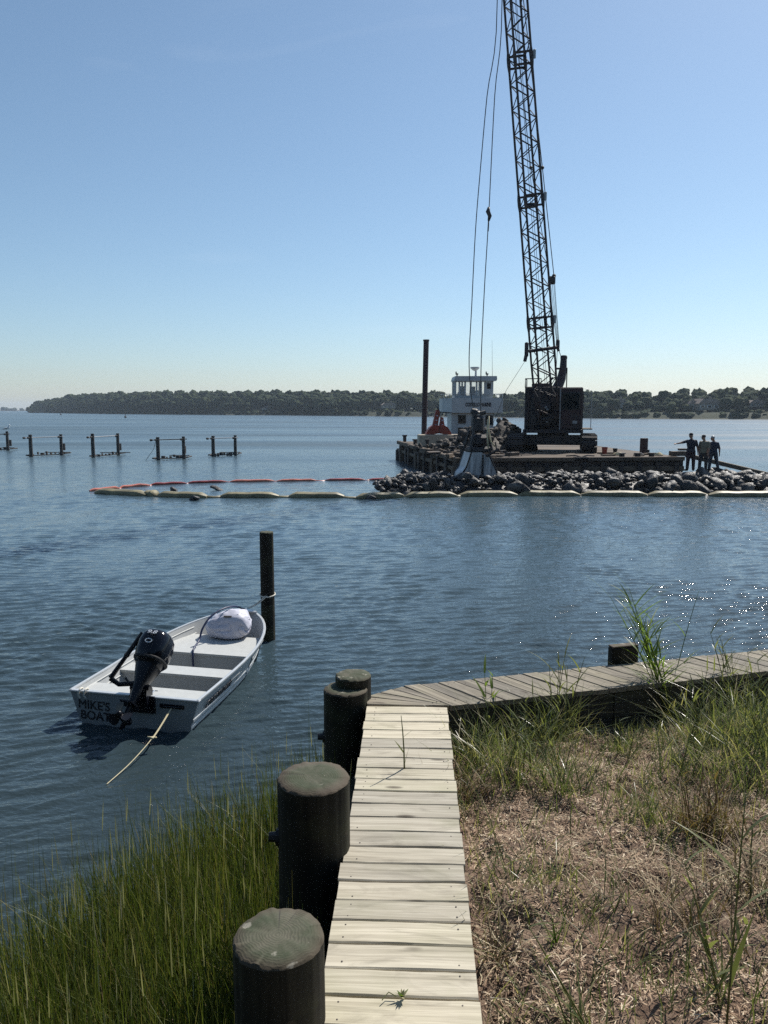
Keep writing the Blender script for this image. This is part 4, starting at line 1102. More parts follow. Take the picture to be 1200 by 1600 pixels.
for k in range(9):       # loose planks and timbers lying on deck
    x = random.choice([random.uniform(0.3, 3), random.uniform(7, bLen - 0.6)]); y = random.uniform(0.3, 4)
    MB().bevbox((x, y, BZ + 0.04), (random.uniform(.8, 1.9), .2, .07), .01, Matrix.Rotation(random.uniform(-.4, .4), 3, 'Z')).build('loose_timber', M['btimber'], barge)
c = (5.88, -0.05, BZ + 0.02); MB().bevbox((5.88, -0.02, BZ - 0.03), (0.62, 0.34, 0.12), .02).tube([(5.2, .1, BZ + .06), (5.6, -.05, BZ + .09), (5.9, -.1, BZ + .01), (6.2, -.05, BZ + .09), (6.6, .1, BZ + .06)], .035, 6).build('mooring_chock', M['iron'], barge)

def on_deck(px, py): return onz(px, py, BZ)
# concrete block
p = onz(688, 697.5, BZ); t_ = tag(MB().bevbox((0, 0, 0.37), (2.75, 1.0, 0.74), 0.04).build('concrete_block', M['concrete'], None, loc=(p.x, p.y + .5, BZ - 0.01), rot=(0, 0, BRZ)), 'tan rectangular concrete block on the barge below the red grab', 'block')
# spud piles
p = onz(663.5, 693, BZ); tp_ = ony(667, 533, p.y + 1.2)
t_ = thing('spud_pile', 'tall rust brown steel spud pile rising from the barge corner', 'pile', (p.x - 0.02, p.y + 1.2, 0), 0.2)
lean = Vector((tp_.x - p.x - 0.02, 0, tp_.z)); MB().tube([(-0.02, 0, -1.0), (lean.x, 0, lean.z)], 0.185, 14).build('shaft', M['crane_red'], t_, 40)
MB().tube([(lean.x, 0, lean.z), (lean.x, 0, lean.z + 0.10)], 0.215, 14).build('cap', M['crane_red'], t_, 40)
MB().box((0, 0, BZ + .12), (.7, .7, .34)).build('spud_well', M['iron'], t_)
p = onz(1005.5, 709.5, BZ); q_ = ony(1005.5, 684, p.y)
t_ = thing('spud_pile', 'short brown steel pile stub on the bare right end of the barge', 'pile', (p.x, p.y, BZ - .02))
MB().tube([(0, 0, 0), (0, 0, q_.z - BZ)], 0.2, 14).build('shaft', M['crane_red'], t_, 40)
MB().box((0.17, -0.1, 0.12), (.16, .16, .26)).build('bracket', M['iron'], t_)
# buckets
def bucket(px, py, r, h, mat, label):
    p = onz(px, py, BZ); t_ = thing('bucket', label, 'bucket', (p.x, p.y, BZ - .012))
    MB().lathe([(r * .82, 0), (r, h), (r * 1.06, h), (r * 1.06, h - .04), (r * .93, h - .04), (r * .8, .03)], n=16).build('pail', mat, t_, 40)
    MB().tube([(r * math.cos(a), -r * 1.05 * abs(math.sin(a)) * .3 - .02, h - .02 - .18 * math.sin(a)) for a in [pi * k / 8 for k in range(9)]], .008, 5).build('bail_handle', M['iron'], t_)
bucket(944.5, 709, 0.145, 0.36, M['red'], 'orange red bucket standing right of the crane track')
bucket(961, 706, 0.12, 0.2, M['iron'], 'small black bucket behind the orange red one')

# ------------------------------------------------------------------ rocks
def rock_mesh(k, mat, name='stone'):
    rr = np.random.default_rng(k + 50); v = ico2_v.copy()
    for _ in range(11):                    # cut random flats to make it angular
        nrm = rr.normal(size=3); nrm /= np.linalg.norm(nrm); d = rr.uniform(0.42, 0.80); s_ = v @ nrm; ov = np.maximum(0, s_ - d); v -= np.outer(ov, nrm)
    v = np.array([p * (1 + 0.16 * mnoise.noise(Vector(p * 1.8 + k * 3.1)) + 0.07 * mnoise.noise(Vector(p * 5 + k))) for p in v])
    return raw_mesh(name, v, ico2_f, mat)
rocks = [rock_mesh(k, M['rock']) for k in range(12)]
rock_v = [[v.co[:] for v in m.vertices] for m in rocks]
rubs = [rock_mesh(k + 30, M['rubble']) for k in range(8)]
JY0 = onz(800, 777, 0).y + .6; JY1 = JY0 + 3.9
jl, jr = ony(586, 770, (JY0 + JY1) / 2).x, 22.0
jetty = thing('rock_jetty', 'low jetty of jumbled dark wet boulders in front of the barge', 'jetty', ((jl + jr) / 2, (JY0 + JY1) / 2, 0))
JC = Vector(((jl + jr) / 2, (JY0 + JY1) / 2, 0)); jw = 1.95
def jet_h(x, y):
    f = max(0, 1 - abs(y - JC.y) / jw); e = min(1, max(0, (x - jl) / 1.6))
    return (0.72 * min(1, f * 2.6) * (0.62 + 0.38 * e)) + 0.10 * mnoise.noise(Vector((x * .7, y * .7, 4)))
core = MB(); vs = []; nx, ny = 60, 8
for i in range(nx + 1):
    for j in range(ny + 1):
        x = jl + .3 + (jr - jl) * i / nx; y = JC.y + (j / ny * 2 - 1) * jw; vs.append((x - JC.x, y - JC.y, jet_h(x, y) - 0.26))
core.add(vs, [(i * (ny + 1) + j, (i + 1) * (ny + 1) + j, (i + 1) * (ny + 1) + j + 1, i * (ny + 1) + j + 1) for i in range(nx) for j in range(ny)]); core.build('core_mound', M['rock'], jetty)
cnt = 0
rr = random.Random(3)
while cnt < 290:
    x = jl + rr.random() * (17.6 - jl); y = JC.y + rr.uniform(-1.0, 0.55) * jw
    big = rr.random(); r = (0.15 + 0.36 * big ** 2.4) * (1.2 if x > 12.0 else 1.0)
    if x > 12.3 and y < JC.y and big < .6: r *= 1.5
    if 11.3 < x < 13.9 and y > JC.y - 0.6: continue                     # level patch where the men stand
    z = jet_h(x, y) - 0.20 + rr.uniform(-.10, .10)
    o = put('stone', rocks[rr.randrange(12)], jetty, (x - JC.x, y - JC.y, z), (rr.uniform(0, 6), rr.uniform(0, 6), rr.uniform(0, 6)))
    o.scale = (r * rr.uniform(.9, 1.35), r * rr.uniform(.8, 1.15), r * rr.uniform(.65, .95)); cnt += 1
fl_ = []                                  # small filling stones between the boulders
for k in range(900):
    x = jl + .15 + rr.random() * (17.6 - jl); y = JC.y + rr.uniform(-.97, 0.7) * jw; r = rr.uniform(.06, .16); vv = np.array(rock_v[rr.randrange(12)]); a = rr.uniform(0, 6.28); c, s_ = math.cos(a), math.sin(a)
    q = np.stack([vv[:, 0] * c - vv[:, 2] * s_, vv[:, 1], vv[:, 0] * s_ + vv[:, 2] * c], 1) * r * np.array([1.3, 1, .9]); fl_.append((q + np.array([x - JC.x, y - JC.y, jet_h(x, y) - .10 + rr.uniform(-.08, .08)]), ico2_f))
o = put('small_stones', raw_mesh('small_stones', *join_arrays(fl_), M['rock']), jetty); o['kind'] = 'stuff'
# flat standing stones under the men
MEN = []
for px, py in ((1078, 736), (1098.5, 737), (1113, 736)):
    MEN.append(ony(px, py, JC.y + (0.5 if px < 1090 else 0.35 if px < 1105 else 0.8)))
for k, m_ in enumerate(MEN):
    for dx, dy, s_ in ((-.2, -.1, .62), (.25, .1, .6), (0, -.55, .55), (.5, -.5, .5)):
        o = put('stone', rocks[(k * 3 + int(s_ * 10)) % 12], jetty, (m_.x + dx - JC.x, m_.y + dy - JC.y, m_.z - 0.30 - (0.08 if dy < -.3 else 0)), (0.1, 0.05, k * 2 + dx * 4)); o.scale = (s_, s_, 0.36)
# rubble heap on the barge
hp = onz(752, 706, BZ); heap = thing('rubble_heap', 'brown heap of broken stone on the barge left of the crane', 'rubble heap', (hp.x - .1, hp.y + 2.2, BZ))
hm = MB(); vs = []; n = 26
for i in range(9):
    for k in range(n):
        a = 2 * pi * k / n; f = i / 8; x = 2.5 * f * math.cos(a); y = 2.1 * f * math.sin(a); vs.append((x, y, (1.35 * (1 - f) ** 0.8 * (1 + .5 * mnoise.noise(Vector((x * 1.2, y * 1.2, 8))))) - 0.12))
hm.add(vs, [(i * n + k, i * n + (k + 1) % n, (i + 1) * n + (k + 1) % n, (i + 1) * n + k) for i in range(8) for k in range(n)]); hm.build('core_mound', M['rubble'], heap)
for k in range(150):
    a = rr.uniform(0, 2 * pi); f = math.sqrt(rr.random()) * .95; x, y = 2.5 * f * math.cos(a), 2.1 * f * math.sin(a); r = rr.uniform(.10, .27)
    z = 1.35 * (1 - f) ** .8 * (1 + .5 * mnoise.noise(Vector((x * 1.2, y * 1.2, 8)))) - 0.05
    o = put('stone', rubs[rr.randrange(8)], heap, (x, y, max(.05, z)), (rr.uniform(0, 6), rr.uniform(0, 6), rr.uniform(0, 6))); o.scale = (r * 1.2, r, r * .85)
h2p = onz(796, 703, BZ); h2 = Vector((h2p.x - hp.x, .9, 0)); hm = MB(); vs = []; n = 26
def h2z(f, x, y): return 1.75 * (1 - f) ** 0.8 * (1 + .35 * mnoise.noise(Vector((x * 1.4, y * 1.4, 18))))
for i in range(9):
    for k in range(n):
        a = 2 * pi * k / n; f = i / 8; x = 2.0 * f * math.cos(a); y = 1.8 * f * math.sin(a); vs.append((x + h2.x, y + h2.y, h2z(f, x, y) - .15))
hm.add(vs, [(i * n + k, i * n + (k + 1) % n, (i + 1) * n + (k + 1) % n, (i + 1) * n + k) for i in range(8) for k in range(n)]); hm.build('core_mound', M['rubble'], heap)
for k in range(105):
    a = rr.uniform(0, 2 * pi); f = math.sqrt(rr.random()) * .97; x, y = 2.0 * f * math.cos(a), 1.8 * f * math.sin(a); r = rr.uniform(.10, .28)
    o = put('stone', rubs[rr.randrange(8)], heap, (x + h2.x, y + h2.y, max(.06, h2z(f, x, y) - .1)), (rr.uniform(0, 6), rr.uniform(0, 6), rr.uniform(0, 6))); o.scale = (r * 1.25, r, r * .85)
for k in range(70):
    x, y = rr.uniform(-3.4, .8), rr.uniform(-2.3, .6); r = rr.uniform(.07, .17)
    o = put('stone', rubs[rr.randrange(8)], heap, (x, y, .06 + rr.random() * .25), (rr.uniform(0, 6), rr.uniform(0, 6), rr.uniform(0, 6))); o.scale = (r * 1.2, r, r * .85)

# red steel grab standing behind the concrete block
p = ony(684.5, 683, onz(688, 697.5, BZ).y + .5); gr = thing('rock_grab', 'rust red steel rock grab parked on the tan concrete block', 'grab', (p.x, p.y, BZ + .725), 0.12); gr.scale = (.66, .66, .72)
for sx, lean in ((-1, 0.30), (1, -0.02)):
    x0 = sx * 0.36
    m_ = MB(); m_.prism([(x0 - .27, .5), (x0 + .27, .5), (x0 + lean + .17, 2.0), (x0 + lean + .12, 2.15), (x0 + lean - .17, 2.15), (x0 + lean - .20, 2.0)] if sx < 0 else [(x0 - .25, .5), (x0 + .27, .5), (x0 + lean + .12, 1.45), (x0 + lean - .12, 1.55)], -.22, .22, 'y'); a_ = m_.build('arm_plate', M['red'], gr)
    for k in range(3 if sx < 0 else 2):
        f = .2 + .26 * k; MB().bevbox((x0 + lean * f, -.235, .55 + 1.5 * f), (.15, .03, .09), .01).build('worn_patch', M['cloth'], a_)
for sx in (-1, 1):
    m_ = MB(); pr_ = [(0.02, .75), (.45, .85), (.85, .62), (1.15, .22), (1.2, 0), (.7, 0), (.05, .1)]; m_.prism([(sx * a, b) for a, b in pr_], -.5, .5, 'y'); m_.build('jaw', M['red'], gr)
MB().tube([(.0, 0, 2.1), (-.02, 0, 2.34)], .09, 8).build('hanger', M['iron'], gr)
MB().tube([(-.05, -.26, .5), (.2, -.28, 1.6)], .02, 6).build('hydraulic_hose', M['pipe'], gr)

# ------------------------------------------------------------------ push boat behind the barge
TY = bD.y + 2.2
tgc = ony(741, 700, TY); tug = thing('push_boat', 'white push boat with glazed wheelhouse moored behind the barge', 'boat', (tgc.x, TY, 0), 0.0)
def tx(px): return (px - 600) / FPX * (TY * CP + 1.5 * 0) * 1.0 / 1.0 - tgc.x
def tz(py): return ony(741, py, TY).z
def tX(px): return ony(px, 640, TY).x - tgc.x
MB().prism([(tX(697), -.3), (tX(790), -.3), (tX(794), 1.0), (tX(694), 1.0)], 0.0, 9.0, 'y').build('hull', M['iron'], tug)
zr, zrl, zd, zdb, zl = tz(587.5), tz(619), tz(622), tz(645), 1.0
# lower house
low = MB().box(((tX(706) + tX(772)) / 2, 2.2, (zdb + zl) / 2), (tX(772) - tX(706), 4.0, zdb - zl)).build('lower_house', M['tug'], tug)
for a, b, c, d, mt in ((716, 728.5, 648.5, 662, 'glass'), (738, 754, 649, 682, 'glass'), (759, 771, 649, 664, 'glass'), (716, 724, 668, 680, 'glass')):
    f = MB().box(((tX(a) + tX(b)) / 2, 0.185, (tz(c) + tz(d)) / 2), (tX(b) - tX(a) + .1, 0.05, tz(c) - tz(d) + .1)).build('window' if a != 738 else 'door', M['tug'], tug)
    MB().bevbox(((tX(a) + tX(b)) / 2, 0.155, (tz(c) + tz(d)) / 2), (tX(b) - tX(a), 0.03, tz(c) - tz(d)), .012).build('pane', M[mt], f)
# upper deck bulwark, overhanging
for a, b in ((706, 785),):
    bw_ = MB(); x0, x1 = tX(a), tX(b)
    bw_.prism([(x0, zdb), (x1, zdb), (x1 + .02, zd), (x0 - .02, zd)], -.15, -.07, 'y'); bw_.build('bulwark', M['tug'], tug)
MB().prism([(tX(693), zdb), (tX(706), zdb - .06), (tX(706), zdb + .02), (tX(693), zdb + .08)], -.1, 5, 'y').build('side_walkway', M['tug'], tug)
sd_ = MB(); sd_.add([(tX(706), -.15, zdb), (tX(706), -.15, zd), (tX(693), 1.6, zd), (tX(693), 1.6, zdb + .08)], [(0, 1, 2, 3)]); sd_.add([(tX(693), 1.6, zd), (tX(693), 4.6, zd), (tX(693), 4.6, zdb), (tX(693), 1.6, zdb)], [(0, 1, 2, 3)]); sd_.build('bulwark', M['tug'], tug)
MB().box(((tX(693) + tX(785)) / 2, 2.3, zdb + .03), (tX(785) - tX(693), 4.8, .08)).build('upper_deck', M['tug'], tug)
rl = MB()
for a in (694, 699, 704, 776, 780, 785):
    rl.tube([(tX(a), .1 if a > 705 else .8, zd - .2), (tX(a), .1 if a > 705 else .8, zrl + .18)], .022, 5)
rl.tube([(tX(694), .8, zrl + .16), (tX(712), .0, zrl + .16)], .024, 5).tube([(tX(770), .05, zrl + .16), (tX(785), .1, zrl + .16), (tX(785), 3, zrl + .16)], .024, 5).tube([(tX(694), .8, zrl + .16), (tX(694), 4, zrl + .16)], .024, 5)
rl.tube([(tX(712), 0, zrl + .16), (tX(770), .05, zrl + .16)], .02, 5).build('hand_rail', M['tug'], tug)
text('lettering', 'COSTELLO MARINE', 0.38, M['letter'], tug, frame(((tX(727) + tX(766.5)) / 2, -.156, (tz(628.5) + tz(636.5)) / 2), (1, 0, 0), (0, -1, 0)), sx=0.58, ext=.006, bold=.045)
# wheelhouse: sill wall, posts, see-through panes, roof
x0, x1 = tX(711.5), tX(770); y0, y1 = 0.35, 2.6; zs_ = tz(617.5); zt = tz(595)
for nm, (cx, cy, sx, sy) in {'a': ((x0 + x1) / 2, y0, x1 - x0, .07), 'b': ((x0 + x1) / 2, y1, x1 - x0, .07), 'c': (x0, (y0 + y1) / 2, .07, y1 - y0), 'd': (x1, (y0 + y1) / 2, .07, y1 - y0)}.items():
    MB().box((cx, cy, (zs_ + zdb) / 2), (sx, sy, zs_ - zdb)).build('sill_wall', M['tug'], tug)
fx = [711.5, 716, 722, 729, 734, 741, 748, 753, 758.5, 764.5, 770]
fx = [711.8, 718, 727, 736, 745, 752, 758, 769.8]
for yy in (y0, y1):
    for k, a in enumerate(fx if yy == y0 else (712, 727, 741, 755, 769)):
        MB().box((tX(a), yy, (zs_ + zt) / 2), (.13, .08, zt - zs_)).build('window_post', M['tug'], tug)
for k in range(len(fx) - 1):
    f = MB().box(((tX(fx[k]) + tX(fx[k + 1])) / 2, y0, (zs_ + zt) / 2), (tX(fx[k + 1]) - tX(fx[k]) - .13, .012, zt - zs_)).build('pane', M['clear'], tug)
for yy in (0.9, 1.75):
    for x in (x0, x1): MB().box((x, yy, (zs_ + zt) / 2), (.08, .14, zt - zs_)).build('window_post', M['tug'], tug)
for x in (x0, x1): MB().box((x, (y0 + y1) / 2, (zs_ + zt) / 2), (.012, y1 - y0, zt - zs_)).build('pane', M['clear'], tug)
MB().bevbox((tX(764), y0 - .04, tz(607)), (tX(769) - tX(759.5), .04, tz(597) - tz(618)), .02).build('wheelhouse_door', M['tug'], tug)
MB().bevbox((tX(764), y0 - .07, tz(603)), (.28, .03, .42), .02).build('pane', M['glass'], tug)
MB().box((tX(724), 1.2, zs_ + .25), (.5, .5, .9)).build('wheel_console', M['glass'], tug); MB().box((tX(742), 1.9, zs_ + .2), (.4, .4, 1.0)).build('helm_chair', M['glass'], tug)
MB().prism([(tX(710), zt), (tX(775), zt), (tX(776), zt + .12), (tX(775.5), zr), (tX(711), zr), (tX(709.5), zt + .12)], y0 - .35, y1 + .3, 'y').build('roof', M['tug'], tug)
rd = MB().tube([(tX(745.5), 1.2, zr), (tX(745.5), 1.2, tz(578))], [.09, .07], 8).lathe([(.06, 0), (.18, .06), (.32, .18), (.36, .24), (.34, .30), (.05, .32)], (tX(744), 1.2, tz(578.5)), 16); rd.build('radar', M['tug'], tug, 40)
MB().tube([(tX(771), .9, zr), (tX(769.5), .9, tz(530))], [.016, .006], 5).build('whip_antenna', M['wire'], tug)
for px in (714, 761): MB().tube([(tX(px), .3, zr), (tX(px), .3, zr + .12)], .05, 6).tube([(tX(px - 1.5), .3, zr + .12), (tX(px - 1.5), .3, zr + .34)], .05, 6).tube([(tX(px - 2), .3, zr + .16), (tX(px + 2), .3, zr + .16)], .06, 6).build('lamp', M['iron'], tug)
MB().tube([(tX(784.5), .06, tz(643)), (tX(785), .06, tz(622))], .02, 6).ball((tX(784), .0, tz(637)), .07, 8, 6).build('mooring_lamp', M['white'], tug)
MB().tube([(tX(736), .1, tz(672)), (tX(731), .1, tz(673)), (tX(728), .1, tz(678))], .28, 10).build('fender', M['crane_red'], tug, True)

# ------------------------------------------------------------------ crawler crane
cc = onz(864, 706, BZ); cY = cc.y + 0.2
crane = thing('crawler_crane', 'old dark lattice boom crawler crane standing on the barge', 'crane', (cc.x, cY, BZ - .012), R(-13))
CM = Matrix.Translation(crane.location) @ Matrix.Rotation(crane.rotation_euler.z, 4, 'Z'); CI = CM.inverted()
sc_ = (cY * CP + 2.3 * SP_) / FPX             # metres per pixel at the crane
def cl(p): return CI @ Vector(p)
W_ = 135 * sc_ / 2
pad = MB().bevbox((0, 0, 0), (0.80, 0.26, 0.07), .012).box((0, 0, .045), (0.78, 0.05, 0.05)).mesh('track_pad', M['track'])
for sx in (-1, 1):
    tr = MB(); xx = sx * (W_ - 0.44)
    prf = []; Lh, rh = 1.75, 0.40
    for k in range(9): a = -pi / 2 + pi * k / 8; prf.append((Lh + rh * math.cos(a), 0.46 + rh * math.sin(a)))
    for k in range(9): a = pi / 2 + pi * k / 8; prf.append((-Lh + rh * math.cos(a), 0.46 + rh * math.sin(a)))
    tr.prism([(y + 1.1, z) for y, z in prf], xx - .28, xx + .28, 'x'); tk = tr.build('crawler_track', M['track'], crane)
    per = 2 * (2 * Lh) + 2 * pi * (rh + .03); N = 32
    for k in range(N):
        s_ = per * k / N; r2 = rh + .03
        if s_ < 2 * Lh: y, z, ang = -Lh + s_, 0.46 + r2, 0
        elif s_ < 2 * Lh + pi * r2: b_ = (s_ - 2 * Lh) / r2; y, z, ang = Lh + r2 * math.sin(b_), 0.46 + r2 * math.cos(b_), -b_
        elif s_ < 4 * Lh + pi * r2: y, z, ang = Lh - (s_ - 2 * Lh - pi * r2), 0.46 - r2, pi
        else: b_ = (s_ - 4 * Lh - pi * r2) / r2; y, z, ang = -Lh - r2 * math.sin(b_), 0.46 - r2 * math.cos(b_), pi - b_
        put('track_pad', pad, tk, (xx, y + 1.1, max(z, .055)), (ang, 0, 0))
    for k in range(5): MB().tube([(xx + sx * .285, -1.4 + k * .7 + 1.1, .42), (xx + sx * .36, -1.4 + k * .7 + 1.1, .42)], .22, 14).build('track_roller', M['iron'], tk)
MB().box((0, 1.1, .62), (2 * W_ - 1.3, 2.0, .5)).tube([(0, 1.1, .85), (0, 1.1, 1.12)], .85, 20).build('car_body', M['track'], crane)
hz0, hz1 = 1.05, 3.55; hw_ = 45 * sc_
MB().box((0, 1.6, 1.12), (2 * hw_ + .05, 3.6, .18)).build('turntable_deck', M['crane'], crane)
hs = MB(); hs.bevbox((-.02 - .62, 2.0, (hz0 + .15 + hz1) / 2), (2 * hw_ - 1.28, 2.7, hz1 - hz0 - .15), .05); hs.build('machinery_house', M['crane'], crane)
MB().bevbox((hw_ - .66, 2.3, (hz0 + .15 + hz1 - .2) / 2), (1.28, 2.1, hz1 - hz0 - .36), .05).build('machinery_house', M['crane_red'], crane)
cb = MB().bevbox((hw_ - .66, .62, (hz0 + .15 + hz1 - .05) / 2), (1.26, 1.2, hz1 - hz0 - .22), .06).build('cab', M['crane_red'], crane)
for (x, z, w, h) in ((hw_ - .66, 2.75, 1.0, .95),): 
    f = MB().bevbox((x, .015, z), (w, .03, h), .02).build('window', M['iron'], cb); MB().bevbox((x, -.005, z), (w - .1, .03, h - .1), .01).build('pane', M['glass'], f)
f = MB().bevbox((hw_ - .02, .62, 2.75), (.03, .8, .95), .02).build('window', M['iron'], cb); MB().bevbox((hw_, .62, 2.75), (.03, .7, .85), .01).build('pane', M['glass'], f)
MB().box((hw_ - .42, -.012, 1.62), (.24, .02, .16)).build('maker_plate', M['pipe'], cb)
for k in range(4): MB().bevbox((hw_ - .005, 1.5 + k * .48, 2.1), (.06, .12 + .1 * (k % 2), 2.1), .01).build('side_panel', M['crane_red'] if k % 2 else M['iron'], crane)
MB().box((hw_ + .25, 1.0, 1.25), (.5, 2.2, .06)).build('catwalk', M['btimber'], crane)
MB().tube([(hw_ + .42, .2, 1.28), (hw_ + .42, .2, 3.3), (hw_ + .05, .2, 3.42)], .02, 5).build('grab_rail', M['pipe'], crane)
fr = MB(); fx0 = -hw_ + .02
fr.tube([(fx0, .55, 3.5), (fx0, .55, 3.98), (fx0 + .85, .55, 3.98), (fx0 + .85, .55, 3.5)], .035, 6).tube([(fx0, .55, 3.98), (fx0, 2.2, 3.98), (fx0, 2.2, 3.5)], .03, 6); fr.build('roof_rail', M['iron'], crane)
rb = MB()
for (x, z, w, h) in ((-.55, 2.55, .55, .5), (-.55, 1.9, .6, .55), (.0, 1.75, .4, .7), (-1.05, 2.2, .3, 1.6)): rb.bevbox((x, .62, z), (w, .12, h), .02)
rb.build('machinery_panel', M['iron'], crane)
wr = MB(); wr.tube([(-.75, .4, 2.3), (-.15, .4, 2.3)], .30, 16).tube([(-.75, .45, 1.6), (-.15, .45, 1.6)], .30, 16); wr.build('winch_drum', M['track'], crane, 40)
for z in (2.42, 1.75): MB().ball((-.42, .09, z), (.10, .05, .08), 8, 6).ball((-.32, .10, z - .12), (.07, .05, .06), 8, 6).build('bright_fitting', M['pipe'], crane, True)

for k in range(5): MB().bevbox((-hw_ + .22 + k * .33, .635, 2.35), (.035, .05, 2.2), .01).build('house_rib', M['crane_red'], crane)
for k, zz in enumerate((1.5, 2.3, 3.1)): MB().bevbox((hw_ - .66, .012, zz), (1.2, .03, .03), .008).build('cab_seam', M['iron'], cb)
MB().bevbox((hw_ - 1.22, -.02, 2.3), (.05, .05, 2.2), .01).build('door_edge', M['pipe'], cb)
MB().tube([(-.2, .3, 3.6), (-.2, .3, 3.95), (-.05, .3, 4.0)], .07, 8).build('exhaust_pipe', M['track'], crane)
MB().bevbox((-.7, 2.2, 3.66), (1.1, 1.4, .2), .04).build('roof_hatch', M['crane_red'], crane)
# boom
bf = ony(855.5, 655, cY - 0.35)                                    # foot
q0 = ony(805.5, 0, cY - 2.9)                                       # where it leaves the picture
bd = (q0 - bf).normalized(); BOOML = 31.0
bs = Vector((1, 0.05, 0)); bs = (bs - bd * bs.dot(bd)).normalized(); bfw = bd.cross(bs).normalized()     # width and depth axes
if bfw.y > 0: bfw = -bfw
wb = 27.5 * sc_
def bw_at(s_): 
    w = wb * (1.0 - 0.20 * min(1, s_ / 22))
    if s_ > 25: w *= max(.28, 1 - (s_ - 25) / 7)
    return w
def dp_at(s_): return 0.78 * bw_at(s_) * (min(1, .35 + s_ / 3.0))
def bp(s_, i, j): return bf + bd * s_ + bs * (i * bw_at(s_) / 2) + bfw * (j * dp_at(s_) / 2) + bs * 0.085 * j * min(1, .3 + s_ / 3)
boom = bpy.data.objects.new('lattice_boom', None); COL.objects.link(boom); boom.parent = crane
boom.location = cl(bf); BI = (CM @ Matrix.Translation(boom.location)).inverted()
def bo(p): return BI @ Vector(p)
stops = [0, 1.2, 3, 8, 14, 20, 25, BOOML]
for i in (-1, 1):
    for j in (-1, 1): MB().tube([bo(bp(s_, i, j)) for s_ in stops], 0.062, 6).build('chord', M['boom'], boom, True)
ns_ = 0.57; nP = int(BOOML / ns_)
for k in range(nP):
    a, b = k * ns_, min(BOOML, (k + 1) * ns_)
    e = 1 if k % 2 else -1
    for j in (-1, 1):
        e2 = e * (1 if j > 0 else 1)
        MB().tube([bo(bp(a, -e2, j)), bo(bp(b, e2, j))], .028 if k % 4 else .036, 5, False).build('brace', M['boom'], boom)
    for i in (-1, 1): MB().tube([bo(bp(a, i, -e)), bo(bp(b, i, e))], .024, 5, False).build('brace', M['boom'], boom)
# splice frames with gussets
for s_ in (5.1, 11.1, 17.5, 24.0):
    for ds in (-.26, .26):
        for j in (-1, 1): MB().tube([bo(bp(s_ + ds, -1, j)), bo(bp(s_ + ds, 1, j))], .055, 6).build('splice_frame', M['boom'], boom)
    for i in (-1, 1):
        for j in (-1, 1): MB().tube([bo(bp(s_ - .42, i, j)), bo(bp(s_ - .15, i, j)), bo(bp(s_ + .15, i, j)), bo(bp(s_ + .42, i, j))], [.065, .10, .10, .065], 6).build('splice_plate', M['boom'], boom)
    MB().bevbox(bo(bp(s_ + .1, 1, 1) + bs * .14), (.14, .06, .42), .02).build('sign_plate', M['pipe'], boom)
MB().bevbox(bo(bp(10.9, 0, 0)), (.36, .2, .2), .02).build('junction_box', M['iron'], boom)
tipc = bf + bd * BOOML
MB().tube([bo(tipc - bs * .3 + bfw * .2), bo(tipc + bs * .3 + bfw * .2)], .42, 18).build('tip_sheave', M['iron'], boom)
MB().tube([bo(bp(0, -1, -1)), bo(bp(0, 1, -1))], .09, 8).build('foot_pin', M['iron'], boom)
# tagline arm
s_t = 3.75
a0, a1 = bp(s_t, 1, 1) + bs * .15, bp(s_t, -1, 1) - bs * .42
MB().tube([bo(a0), bo(a1)], .085, 8).bevbox(bo(a1 - bs * .12 + Vector((0, 0, .1))), (.20, .24, .75), .05).tube([bo(a1 - bs * .14 + Vector((0, 0, -.2))), bo(a1 - bs * .2 + Vector((0, 0, -.5)))], .09, 8).build('tagline_arm', M['boom'], crane, loc=boom.location)
tl = [a1 - bs * .2 + Vector((0, 0, -.5)), ony(791, 610, bf.y - 1.5), ony(768, 668, hp.y + 2)]
# gantry mast and bridle
gt = ony(881, 556, cY + 2.2); gb = ony(872, 607, cY + 1.9)
MB().tube([cl(ony(866, 612, cY + 1.5)), cl(ony(872, 603, cY + 1.7)), cl(ony(877, 592, cY + 1.9)), cl(ony(880, 575, cY + 2.1)), cl(gt)], [.26, .28, .25, .20, .17], 10).tube([cl(gt - Vector((.18, 0, .1))), cl(gt + Vector((.18, 0, -.1)))], .09, 8).build('gantry_mast', M['crane_red'], crane, 40)
MB().tube([cl(ony(868.5, 576, cY + 2)), cl(ony(886.5, 576, cY + 2))], .06, 6).tube([cl(ony(869, 576, cY + 2)), cl(ony(868, 593, cY + 2)), cl(ony(873, 592, cY + 2))], .035, 6).tube([cl(ony(886, 576, cY + 2)), cl(ony(885, 610, cY + 2))], .035, 6).build('gantry_brace', M['crane_red'], crane)
blk_up = ony(862, 438, cY + 1.3); blk_lo = ony(871.5, 538, cY + 2.0)
MB().bevbox(cl(blk_up), (11 * sc_ * 1.05, .35, 12 * sc_), .06).ball(cl(ony(865.5, 431, cY + 1.3)), .11, 8, 6).build('bridle_block', M['iron'], crane)
MB().bevbox(cl(blk_lo), (6 * sc_, .3, 15 * sc_), .06).tube([cl(ony(871.5, 544, cY + 2)), cl(ony(873, 549, cY + 2))], .08, 8).build('gantry_block', M['iron'], crane)
for k, (ax_, bx_) in enumerate(((857.5, 869.6), (860, 870.4), (862.5, 871.4), (865, 872.4), (866.5, 873.2))):
    MB().tube([cl(ony(ax_, 440, cY + 1.3)), cl(ony(bx_, 533, cY + 2))], .012, 4).build('boom_hoist_rope', M['wire'], crane)
MB().tube([cl(ony(871, 546, cY + 2)), cl(ony(869, 578, cY + 2))], .014, 4).tube([cl(ony(873, 546, cY + 2)), cl(ony(883.5, 580, cY + 2))], .018, 4).build('gantry_rope', M['wire'], crane)
pend_top = tipc - bfw * .4
